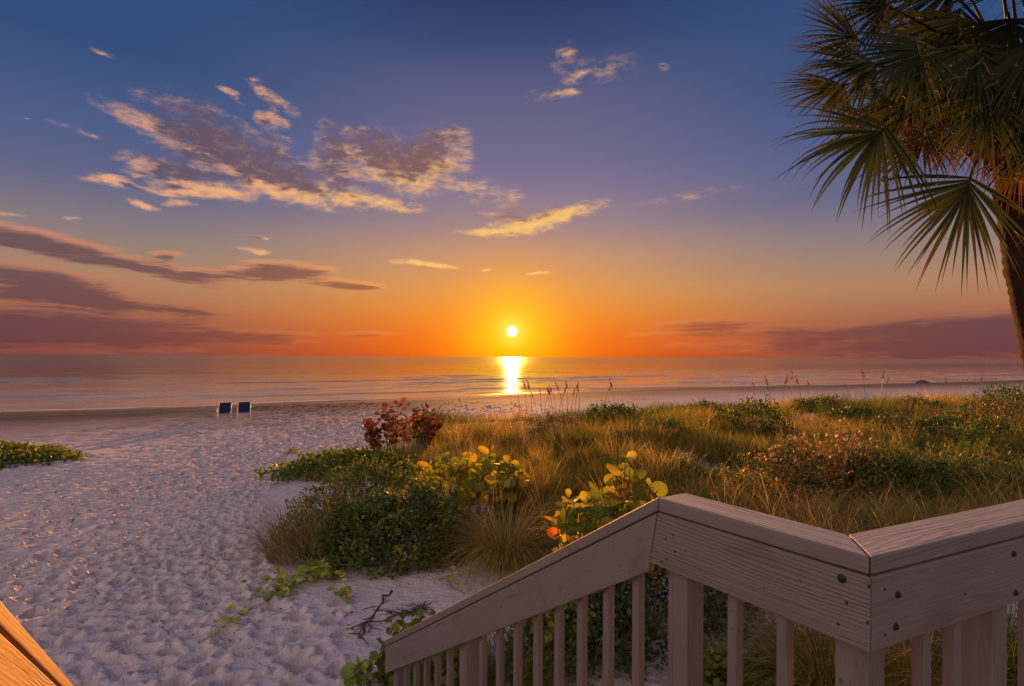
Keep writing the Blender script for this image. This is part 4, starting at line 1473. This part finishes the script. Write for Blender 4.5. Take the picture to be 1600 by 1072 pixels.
for p in cand:
    o = bpy.data.objects.new('dune_grass_tuft', protos[int(FG.integers(9))])
    s = FG.uniform(.75, 1.25)
    if p[1] > 16: s *= 1.15
    o.scale = (s, s, s * FG.uniform(.85, 1.1))
    o.rotation_euler = (0, 0, FG.uniform(0, 6.28))
    o.location = tuple(p)
    COL.objects.link(o)
    ppx = AX + F * p[0] / p[1]
    zone = 0 if ppx < 900 else 1 if ppx < 1180 else 2
    zone += 0 if p[1] < 15 else 3
    lab, grp = (('tuft of golden dune grass between the yellow sea grape and the bare sand patch', 'grass tufts by the yellow sea grape'),
                ('tuft of golden dune grass just beyond the peak of the railing', 'grass tufts beyond the railing peak'),
                ('tuft of dune grass beside the big thicket on the right', 'grass tufts beside the thicket'),
                ('distant tuft of dune grass behind the dark red sea grape near the sun glint', 'distant grass tufts behind the red sea grape'),
                ('distant tuft of dune grass in the middle of the dune field', 'distant grass tufts in mid field'),
                ('distant tuft of dune grass on the right of the field behind the thicket', 'distant grass tufts behind the thicket'))[zone]
    tag(o, lab, 'grass tuft', grp)
# far and filling grass
P = []
while sum(len(x) for x in P) < 5200:
    # candidates spread evenly over the picture, thrown on the ground
    px, py = FG.uniform(600, 1750, 400), FG.uniform(604, 800, 400)
    xc, yc = (px - AX) / F, (AY - py) / F
    rz = yc + xc * ROLL
    k_ = -(3.0 - .12 * (px > 900)) / rz
    x, y = (xc - yc * ROLL) * k_, k_
    ok = (poly_depth(x, y, VEG) > .2) & (y > 6.5) & (fbm(x * .45 + 50, y * .45, 3) > -.17) & ~((px < 800) & (py > 735)) & ~before_thicket(x, y)
    P.append(np.stack([x[ok], y[ok]], 1))
P = np.concatenate(P)
P = P + FG.normal(0, .3, P.shape) * (P[:, 1:2] / 20)
dist = P[:, 1]
z = terrain(P[:, 0], P[:, 1])
a = Acc()
nb = 26
B = np.repeat(np.concatenate([P, z[:, None]], 1), nb, 0)
D = np.repeat(dist, nb)
n = len(B)
ang_ = rng.uniform(0, 6.28, n)
r_ = (.10 + .008 * D) * np.sqrt(rng.random(n))
B[:, 0] += np.cos(ang_) * r_; B[:, 1] += np.sin(ang_) * r_
patch_h = np.repeat(.58 + 1.05 * np.clip(fbm(P[:, 0] * .28, P[:, 1] * .28, 3) + .2, -.3, .8), nb)
patch_t = np.repeat(.47 + 1.15 * fbm(P[:, 0] * .2 + 70, P[:, 1] * .2, 3) + rng.normal(0, .08, len(P)), nb)
blades(a, B, ang_ + rng.normal(0, .6, n), np.abs(rng.normal(.22, .15, n)), rng.normal(.85, .35, n), patch_h * rng.uniform(.5, 1.15, n),
       (.0065 + .00062 * D) * rng.uniform(.7, 1.3, n), 3, np.clip(patch_t + rng.normal(0, .13, n), 0, 1))
fg = mobj('dune_grass', a.mesh('dune_grass'), M_GRASS)
fg['kind'] = 'stuff'
tag(fg, 'golden green grass covering the dunes between the bushes and the beach', 'grass')

# long arching blades just behind the level railing
a = Acc()
P = np.array([on_ground(px, py) for px, py in zip(FG.uniform(1090, 1640, 480), FG.uniform(790, 900, 480))])
P = P[poly_depth(P[:, 0], P[:, 1], VEG) > .3]
P = P[P[:, 1] > 4.2]
nb = 34
B = np.repeat(P, nb, 0); n = len(B)
ang_ = rng.uniform(0, 6.28, n)
B[:, :2] += np.stack([np.cos(ang_), np.sin(ang_)], 1) * (.12 * np.sqrt(rng.random(n)))[:, None]
tint_ = np.repeat(np.clip(.68 + .6 * fbm(P[:, 0] * .9, P[:, 1] * .9 + 8, 2), 0, 1), nb)
blades(a, B, ang_, np.abs(rng.normal(.25, .15, n)), rng.normal(1.3, .4, n), rng.uniform(.4, .95, n), .0085 * rng.uniform(.7, 1.4, n), 6, np.clip(tint_ + rng.normal(0, .14, n), 0, 1))
P2 = P[FG.choice(len(P), 110, replace=False)]
B = np.repeat(P2, 5, 0); n = len(B)
blades(a, B + FG.normal(0, .04, (n, 3)) * (1, 1, 0), FG.uniform(0, 6.3, n), np.abs(FG.normal(.2, .12, n)), FG.normal(1.2, .4, n), FG.uniform(.8, 1.35, n), .013, 8, FG.uniform(.85, 1, n))
gg = mobj('long_grass', a.mesh('long_grass'), M_GRASS)
gg['kind'] = 'stuff'
tag(gg, 'long arching green and gold grass blades just behind the level railing', 'grass')

# low creeping leaves and seedlings on the ground among the grass
P = []
while sum(len(x) for x in P) < 2600:
    px, py = FG.uniform(820, 1640, 300), FG.uniform(690, 860, 300)
    xc, yc = (px - AX) / F, (AY - py) / F
    k_ = -2.9 / (yc + xc * ROLL)
    x, y = (xc - yc * ROLL) * k_, k_
    ok = (poly_depth(x, y, VEG) > .5) & (y > 4.0) & (fbm(x * .6 + 90, y * .6, 3) > .05)
    P.append(np.stack([x[ok], y[ok]], 1))
P = np.concatenate(P)
B = np.repeat(np.concatenate([P, terrain(P[:, 0], P[:, 1])[:, None]], 1), 7, 0); n = len(B)
B += np.stack([rng.normal(0, .09, n), rng.normal(0, .09, n), rng.uniform(.0, .22, n)], 1)
a = Acc()
scatter(a, *LEAF_OVAL, B, rng.normal(0, 1, (n, 3)) + (0, 0, .35), rng.normal(0, .5, (n, 3)) + (0, 0, 1), rng.uniform(.05, .095, n), GR_MIX(n, .45, .2))
gc = mobj('creeping_plants', a.mesh('creeping_plants'), M_GREEN)
gc['kind'] = 'stuff'
tag(gc, 'low green creeping leaves on the ground among the dune grass', 'ground cover')

# sea oats standing against the water
so = []
for i in range(3):
    s_a = Acc(); lean_ = [.1, .28, -.18][i]
    tt = np.linspace(0, 1, 7)
    pts = np.stack([lean_ * tt ** 2, tt * 0, tt * 1.0], 1)
    tube(s_a, pts, np.linspace(.0085, .0045, 7), 4)
    h_a = Acc()
    n = 34
    f = rng.uniform(.74, 1.0, n)
    pp = np.stack([lean_ * f ** 2, f * 0, f], 1)
    scatter(h_a, *LEAF_OVAL, pp, rng.normal(0, 1, (n, 3)) * (.9, .9, .4) + (lean_, 0, .5), rng.normal(0, 1, (n, 3)), .065 * (1.25 - f + .35), GR_MIX(n, .3, .2))
    so.append((s_a.mesh('stalk'), h_a.mesh('seed_head')))
    so[-1][0].materials.append(M_DRY); so[-1][1].materials.append(M_DRY)
oats = [(x_, 640, rng.uniform(26, 46)) for x_ in (812, 822, 831, 838, 846, 851, 858, 863, 869, 874, 880, 887, 893, 899, 906)] + \
       [(720, 646, 22), (666, 654, 20), (944, 636, 34), (960, 636, 42), (1180, 636, 40), (1205, 634, 44), (1222, 634, 46), (1236, 632, 52), (1252, 630, 40),
        (1266, 632, 36), (1352, 625, 46), (1377, 624, 44), (1384, 622, 30), (1480, 622, 30), (1506, 620, 28), (1528, 619, 32), (1540, 618, 24), (1330, 628, 26)]
for (px, py, hp) in oats:
    p = on_ground(px, py + 6)
    hgt = (hp + 8) * p[1] / F
    kq = int(rng.integers(3))
    lab, grp = (('thin sea oats stalk in the cluster just right of the sun glint', 'sea oats by the sun glint') if 800 < px < 970 else
                ('thin sea oats stalk standing against the water above the middle of the dune field', 'sea oats in mid field') if 1170 < px < 1300 else
                ('thin sea oats stalk near the dark heap at the far right shore', 'sea oats by the dark heap') if px > 1300 else
                ('short sea oats stalk behind the dark red sea grape', 'sea oats by the red sea grape'))
    t = thing('sea_oats', p, lab, 'sea oats', grp)
    t.scale = (hgt, hgt, hgt)
    t.rotation_euler = (0, 0, rng.choice([0, math.pi]) + rng.normal(0, .5))
    for nm, me in zip(('stalk', 'seed_head'), so[kq]):
        o = bpy.data.objects.new(nm, me); o.parent = t; COL.objects.link(o)

# ================================================================== beach chairs
M_CLOTH, k, out = material('navy_chair_fabric')
tcn = k.new('ShaderNodeTexCoord')
wv = k.new('ShaderNodeTexWave'); k.l.new(tcn.outputs['Object'], wv.inputs['Vector']); wv.inputs['Scale'].default_value = 60
principled(k, out, (.008, .022, .10, 1), .8, wv.outputs['Fac'], .3, .002)
M_FRAME, k, out = material('white_chair_frame')
geo = k.new('ShaderNodeNewGeometry')
principled(k, out, k.mix(k.noise(geo.outputs['Position'], 12, 3), (.58, .57, .56, 1), (.80, .79, .78, 1)), .35)


def sheet(name, p00, p10, p11, p01, sag, th, mat, parent, nx=8, ny=8):
    p00, p10, p11, p01 = map(np.array, (p00, p10, p11, p01))
    u, v = np.meshgrid(np.linspace(0, 1, nx + 1), np.linspace(0, 1, ny + 1))
    P = (1 - u)[..., None] * (1 - v)[..., None] * p00 + u[..., None] * (1 - v)[..., None] * p10 + u[..., None] * v[..., None] * p11 + (1 - u)[..., None] * v[..., None] * p01
    nn_ = np.cross(p10 - p00, p01 - p00); nn_ = nn_ / np.linalg.norm(nn_)
    P = P - nn_ * (sag * np.sin(u * math.pi) * np.sin(np.clip(v, .04, .96) * math.pi))[..., None]
    top, bot = P.reshape(-1, 3), (P - nn_ * th).reshape(-1, 3)
    m = nx + 1
    i, j = np.meshgrid(np.arange(nx), np.arange(ny))
    q = np.stack([j * m + i, j * m + i + 1, (j + 1) * m + i + 1, (j + 1) * m + i], -1).reshape(-1, 4)
    N = len(top)
    edge = [a_ for a_ in range(m)] + [r * m + nx for r in range(1, ny + 1)] + [ny * m + a_ for a_ in range(nx - 1, -1, -1)] + [r * m for r in range(ny - 1, 0, -1)]
    eq = [(edge[i_], edge[i_ - 1], edge[i_ - 1] + N, edge[i_] + N) for i_ in range(len(edge))]
    return mobj(name, mesh_np(name, np.concatenate([top, bot]), np.concatenate([q, q[:, ::-1] + N, np.array(eq)]), smooth=False), mat, parent)


def make_chair(label):
    t = thing('beach_chair', (0, 0, 0), label, 'beach chair', 'navy beach chairs facing the sea')
    W_ = .29
    sheet('seat', (-W_, -.20, .34), (W_, -.20, .34), (W_, .30, .40), (-W_, .30, .40), .03, .012, M_CLOTH, t)
    sheet('backrest', (-W_, -.23, .42), (W_, -.23, .42), (W_ * .97, -.40, .95), (-W_ * .97, -.40, .95), -.03, .012, M_CLOTH, t)
    a = Acc()
    for sx in (-1, 1):
        tube(a, [(sx * (W_ + .015), -.14, .20), (sx * (W_ + .015), -.215, .335), (sx * (W_ + .025), -.405, .955)], .015, 8)
    tube(a, [(-W_ - .01, -.406, .96), (W_ + .01, -.406, .96)], .015, 8)
    mobj('back_frame', a.mesh('back_frame'), M_FRAME, t)
    a = Acc()
    for sx in (-1, 1):
        tube(a, [(sx * (W_ + .015), -.26, .335), (sx * (W_ + .015), .32, .405)], .015, 8)
    tube(a, [(-W_ - .01, .32, .405), (W_ + .01, .32, .405)], .015, 8)
    mobj('seat_frame', a.mesh('seat_frame'), M_FRAME, t)
    for sx in (-1, 1):
        a = Acc(); tube(a, [(sx * (W_ + .035), .30, .56), (sx * (W_ + .05), -.30, .0)], .015, 8); mobj('leg', a.mesh('leg'), M_FRAME, t)
        a = Acc(); tube(a, [(sx * (W_ + .035), -.26, .55), (sx * (W_ + .05), .26, .0)], .015, 8); mobj('leg', a.mesh('leg'), M_FRAME, t)
        a = Acc()
        bx = np.array([(x, y, z) for x in (W_ + .01, W_ + .065) for y in (-.30, .26) for z in (.55, .575)]) * (sx, 1, 1)
        a.add(bx, [(0, 1, 3, 2), (4, 6, 7, 5), (0, 4, 5, 1), (2, 3, 7, 6), (0, 2, 6, 4), (1, 5, 7, 3)])
        mobj('armrest', a.mesh('armrest'), M_FRAME, t)
    a = Acc(); tube(a, [(-W_ - .05, -.30, .012), (W_ + .05, -.30, .012)], .012, 8); mobj('stretcher', a.mesh('stretcher'), M_FRAME, t)
    return t


ch = make_chair('navy blue beach chair on the sand, the nearer one on the left of the pair')
p = on_ground(350, 655)
ch.location = tuple(p); ch.rotation_euler = (0, 0, R(36))
c2 = ch.copy(); COL.objects.link(c2)
c2['label'] = 'navy blue beach chair on the sand, the one on the right of the pair'
p = on_ground(381, 654)
c2.location = tuple(p); c2.rotation_euler = (0, 0, R(28))
for o in list(ch.children):
    d_o = o.copy(); COL.objects.link(d_o); d_o.parent = c2

# dark lump at the water's edge
p = on_ground(1441, 599)
a = Acc()
th = np.linspace(0, 2 * math.pi, 15)[:-1]
rings_ = []
for r_, z_ in ((1.25, -.1), (1.15, .12), (.85, .34), (.45, .50), (.12, .55)):
    rings_.append(np.stack([np.cos(th) * r_ * (1 + .25 * fbm(th * 1.3, th * 0 + z_ * 5, 2)), np.sin(th) * r_ * .6, z_ + .12 * fbm(th * 2 + 9, th * 0 + r_ * 3, 2)], 1))
v = np.concatenate(rings_)
q = [(r * 14 + i, r * 14 + (i + 1) % 14, (r + 1) * 14 + (i + 1) % 14, (r + 1) * 14 + i) for r in range(4) for i in range(14)]
v = np.concatenate([v, [(0, 0, .57)]])
a.add(v, q, [(4 * 14 + i, 4 * 14 + (i + 1) % 14, 70) for i in range(14)])
tag(mobj('seaweed_heap', a.mesh('seaweed_heap', smooth=True), M_SEED, None, p), 'small dark heap at the edge of the water far off on the right', 'seaweed heap')

# ================================================================== cabbage palm
M_TRUNK, k, out = material('palm_trunk')
tcn = k.new('ShaderNodeTexCoord')
n1 = k.noise(k.mapping(tcn.outputs['Object'], scale=(14, 14, 5)), 1.0, 5, .65)
n2 = k.noise(k.mapping(tcn.outputs['Object'], scale=(60, 60, 8)), 1.0, 3, .6)
principled(k, out, k.mix(n1, (.022, .013, .010, 1), (.075, .045, .033, 1)), .85, k.math('ADD', n1, n2), .9, .03).inputs['Specular IOR Level'].default_value = .04
PD = 5.3
crown_c = at(1592, 150, PD)
t0 = at(1672, 700, PD + .15); t0[2] = gz(t0[0], t0[1])
palm = thing('cabbage_palm', t0, 'fan palm with dark drooping fronds at the top right corner', 'palm tree')
a = Acc()
ctrl = np.array([t0 - (0, 0, .3), at(1650, 620, PD + .1), at(1628, 520, PD + .05), at(1606, 420, PD), at(1594, 330, PD), crown_c + (0, 0, -.35), crown_c + (0, 0, .15)])
tt = np.linspace(0, len(ctrl) - 1, 90)
pts = np.stack([np.interp(tt, np.arange(len(ctrl)), ctrl[:, i]) for i in range(3)], 1)
for _ in range(6): pts[1:-1] = (pts[:-2] + 2 * pts[1:-1] + pts[2:]) / 4
hfrac = np.linspace(0, 1, 90)
rad = .185 - .03 * hfrac + .02 * np.exp(-((hfrac - .82) / .1) ** 2) + .010 * np.abs(np.sin(np.arange(90) * 1.3)) + rng.normal(0, .003, 90)
rad[-6:] *= np.linspace(.95, .4, 6)
tube(a, pts - t0, rad, 16)
mobj('trunk', a.mesh('trunk', smooth=True), M_TRUNK, palm)
# stubs of old leaf bases
for i in range(26):
    a = Acc()
    f = rng.uniform(.62, .97)
    c_ = pts[int(f * 89)] - t0
    aa = rng.uniform(0, 6.28)
    o_ = np.array([math.cos(aa), math.sin(aa), 0])
    tube(a, [c_ + o_ * .13, c_ + o_ * .20 + (0, 0, .07), c_ + o_ * .27 + (0, 0, .20)], [.04, .03, .012], 6)
    mobj('leaf_base', a.mesh('leaf_base'), M_TRUNK, palm)


def frond(hub, axis, normal, L, spread, n_seg=44, droop=.55, mid=.4, petiole_from=None, fold=.25, dry=0.0, torn=.06):
    """costapalmate leaf: stiff ribbons fanning from the hub, joined near the middle, drooping at the tips"""
    hub, axis, normal = np.asarray(hub, float), np.asarray(axis, float), np.asarray(normal, float)
    axis = axis / np.linalg.norm(axis)
    side = np.cross(axis, normal); side /= np.linalg.norm(side)
    normal = np.cross(side, axis)
    a = Acc()
    nsg = 7
    s = np.linspace(0, 1, nsg + 1)
    for i in range(n_seg):
        if rng.random() < torn: continue
        th = (i / (n_seg - 1) - .5) * spread + rng.normal(0, .018)
        # fan starts further out along the costa for the middle segments
        st = hub + axis * (.22 * L * math.cos(th * .5) ** 3)
        d0 = axis * math.cos(th) + side * math.sin(th)
        d0 = d0 - normal * fold * abs(math.sin(th * .5)) + normal * rng.normal(0, .05)
        d0 /= np.linalg.norm(d0)
        ll = L * (.80 + .20 * math.cos(th * .55)) * rng.uniform(.86, 1.07) - .12 * L * math.cos(th * .5) ** 3
        dr = droop * rng.uniform(.25, 1.05)
        p = st.copy(); d = d0.copy(); c = [p.copy()]
        for j in range(nsg):
            g = dr * (s[j + 1] ** 2) * .55
            d = d + np.array([0, 0, -g]); d /= np.linalg.norm(d)
            p = p + d * ll / nsg
            c.append(p.copy())
        c = np.array(c)
        wmax = L * spread / n_seg * .20 + .003
        w = wmax * np.where(s < .36, .40 + 1.7 * s, np.maximum(1.02 - (np.maximum(s - .36, 0) / .64) ** .85, .02))
        sd = np.cross(d0, normal); sd /= np.linalg.norm(sd)
        nn_ = np.cross(sd, d0)
        Lf = c - sd * w[:, None] + nn_ * (w * .35)[:, None]
        Rt = c + sd * w[:, None] + nn_ * (w * .35)[:, None]
        v = np.stack([Lf, c, Rt], 1).reshape(-1, 3)
        k_ = np.arange(nsg)
        q = np.concatenate([np.stack([3 * k_, 3 * k_ + 1, 3 * k_ + 4, 3 * k_ + 3], -1), np.stack([3 * k_ + 1, 3 * k_ + 2, 3 * k_ + 5, 3 * k_ + 4], -1)])
        ti = np.clip(mid + rng.normal(0, .12) + dry * .5 + .35 * np.repeat(s, 3) ** 3, 0, 1)
        a.add(v, q, None, ti)
    fr = mobj('frond', a.mesh('frond', t0), M_PALM, palm)
    if petiole_from is not None:
        b = Acc()
        e = hub + axis * (.25 * L)
        m_ = (np.asarray(petiole_from) + hub) / 2 + np.array([0, 0, .10])
        tt_ = np.linspace(0, 1, 9)[:, None]
        pp = (1 - tt_) ** 2 * np.asarray(petiole_from) + 2 * tt_ * (1 - tt_) * m_ + tt_ ** 2 * hub
        pp = np.concatenate([pp, [e]])
        tube(b, pp - t0, np.linspace(.020, .009, 10), 6, .55)
        mobj('petiole', b.mesh('petiole'), M_PALM, fr)
    # threads that hang from the leaf edges
    h_ = Acc()
    for i in range(10):
        th = rng.uniform(-.5, .5) * spread
        p = hub + (axis * math.cos(th) + side * math.sin(th)) * L * rng.uniform(.45, .75)
        pts_ = [p]
        dd = np.array([rng.normal(0, .5), rng.normal(0, .5), -1.0])
        for j in range(5):
            dd = dd + rng.normal(0, .45, 3); dd /= np.linalg.norm(dd)
            pts_.append(pts_[-1] + dd * L * .05)
        tube(h_, np.array(pts_) - t0, .0016, 3, .95)
    mobj('thread', h_.mesh('thread'), M_DRY, fr)['kind'] = 'stuff'


# seen fronds: hub pixel, depth, direction in the picture, size in pixels, spread, how much they face us
for (px, py, dep, dx_, dy_, Lp, spr, face, drp, mid, dry) in (
        (1520, 262, 4.6, -.30, -1.0, 182, 2.9, .90, .35, .42, .0),
        (1398, 190, 4.7, -.90, -.62, 182, 3.0, .72, .75, .30, .1),
        (1382, 104, 5.0, -1.0, -.05, 150, 2.7, .62, .50, .35, .35),
        (1452, 62, 4.5, -.62, -.85, 158, 3.4, .90, .50, .42, .0),
        (1552, 140, 4.5, -.35, -1.0, 150, 3.1, .85, .60, .36, .05),
        (1408, 20, 4.9, -.8, .25, 150, 2.8, .60, .50, .40, .0),
        (1480, -20, 4.6, -.4, .6, 170, 3.2, .80, .60, .45, .0),
        (1520, 60, 4.4, .1, -1.0, 150, 3.2, .80, .50, .30, .0),
        (1600, 60, 4.4, .3, -.9, 170, 3.2, .80, .60, .30, .0),
        (1625, 190, 4.6, .6, -1.0, 165, 3.0, .80, .60, .34, .0),
        (1560, -60, 4.8, .1, 1.0, 180, 3.2, .60, .70, .40, .0),
        (1352, 70, 5.2, -.9, .35, 130, 2.6, .55, .45, .30, .4),
        (1330, 130, 5.5, -1.0, -.35, 120, 2.6, .6, .6, .25, .5),
        (1575, 20, 4.7, .1, -1.0, 150, 3.2, .80, .60, .30, .0),
        (1500, 15, 5.0, -.3, -.9, 150, 3.2, .80, .60, .34, .0),
        (1588, 110, 4.9, -.2, -1.0, 150, 3.0, .80, .70, .28, .1),
        (1592, 218, 4.95, -.05, -1.0, 120, 2.2, .75, .9, .45, .6),
        (1555, 190, 5.1, -.35, -1.0, 110, 2.2, .75, .9, .40, .7),
        (1440, 140, 5.7, -.7, -.75, 150, 2.9, .60, .70, .30, .45),
        (1490, 120, 6.0, -.5, -.8, 150, 3.0, .65, .70, .25, .3)):
    hub = at(px, py, dep)
    ax_ = np.array([dx_, 0, dy_]); ax_ /= np.linalg.norm(ax_)
    nrm_ = np.array([0.1 * dx_, -face, .25]); nrm_ /= np.linalg.norm(nrm_)
    ax3 = ax_ + np.array([0, -.30 * (1 - face) - .05, 0])
    frond(hub, ax3, nrm_, Lp * dep / F, spr, 40, drp, mid, crown_c + rng.normal(0, .06, 3), dry=dry)
# the rest of the crown, round the back, above and to the right
for i in range(22):
    aa = rng.uniform(-1.9, 2.1) if i % 3 else rng.uniform(0, 6.28)
    e_ = rng.uniform(-.35, 1.25)
    o_ = np.array([math.cos(aa) * math.cos(e_), math.sin(aa) * math.cos(e_), math.sin(e_)])
    hub = crown_c + o_ * rng.uniform(.75, 1.05) + (0, 0, .2)
    if hub[0] < 4.3 and hub[2] < 6.9: continue
    ax_ = o_ * np.array([1, 1, .4]) + (0, 0, -.3)
    frond(hub, ax_, np.array([-o_[0] * .5, -o_[1] * .5, .9]), rng.uniform(.85, 1.05), 3.0, 38, .6, rng.uniform(.25, .5), crown_c + rng.normal(0, .05, 3))
# twiggy flower stalks hanging in the crown
for (pix, seed) in (([(1560, 150), (1480, 120), (1400, 110), (1350, 120)], 1), ([(1570, 190), (1500, 190), (1450, 200), (1410, 240)], 2), ([(1560, 120), (1470, 40), (1400, 20), (1310, 15)], 3),
                    ([(1580, 170), (1530, 190), (1490, 215), (1470, 240)], 4)):
    r2 = np.random.default_rng(seed)
    b = Acc()
    P = np.array([at(x, y, 5.4) for x, y in pix])
    tt_ = np.linspace(0, len(P) - 1, 20)
    Q = np.stack([np.interp(tt_, np.arange(len(P)), P[:, i]) for i in range(3)], 1)
    for _ in range(3): Q[1:-1] = (Q[:-2] + 2 * Q[1:-1] + Q[2:]) / 4
    tube(b, Q - t0, np.linspace(.012, .004, 20), 5)
    for j in range(4, 20):
        for m_ in range(5):
            d = r2.normal(0, 1, 3) + (Q[min(j + 1, 19)] - Q[j - 1]) * 4; d /= np.linalg.norm(d)
            L = r2.uniform(.12, .3)
            q1 = Q[j] + d * L * .5; q2 = Q[j] + d * L + (0, 0, -.06)
            tube(b, np.array([Q[j], q1, q2]) - t0, [.0035, .003, .002], 4)
            for w_ in range(5):
                d2 = d * .6 + r2.normal(0, .7, 3); d2 /= np.linalg.norm(d2)
                s0 = Q[j] + (q2 - Q[j]) * r2.uniform(.3, 1)
                tube(b, np.array([s0, s0 + d2 * r2.uniform(.05, .12)]) - t0, [.0022, .0012], 3, cap=False)
    mobj('flower_stalk', b.mesh('flower_stalk'), M_SEED, palm)
tri = sum(len(o.data.loop_triangles) if o.data.loop_triangles else sum(len(p_.vertices) - 2 for p_ in o.data.polygons) for o in SC.objects if o.type == 'MESH' and o.data.users == 1)
print('triangles (single meshes)', tri, 'objects', len(SC.objects))
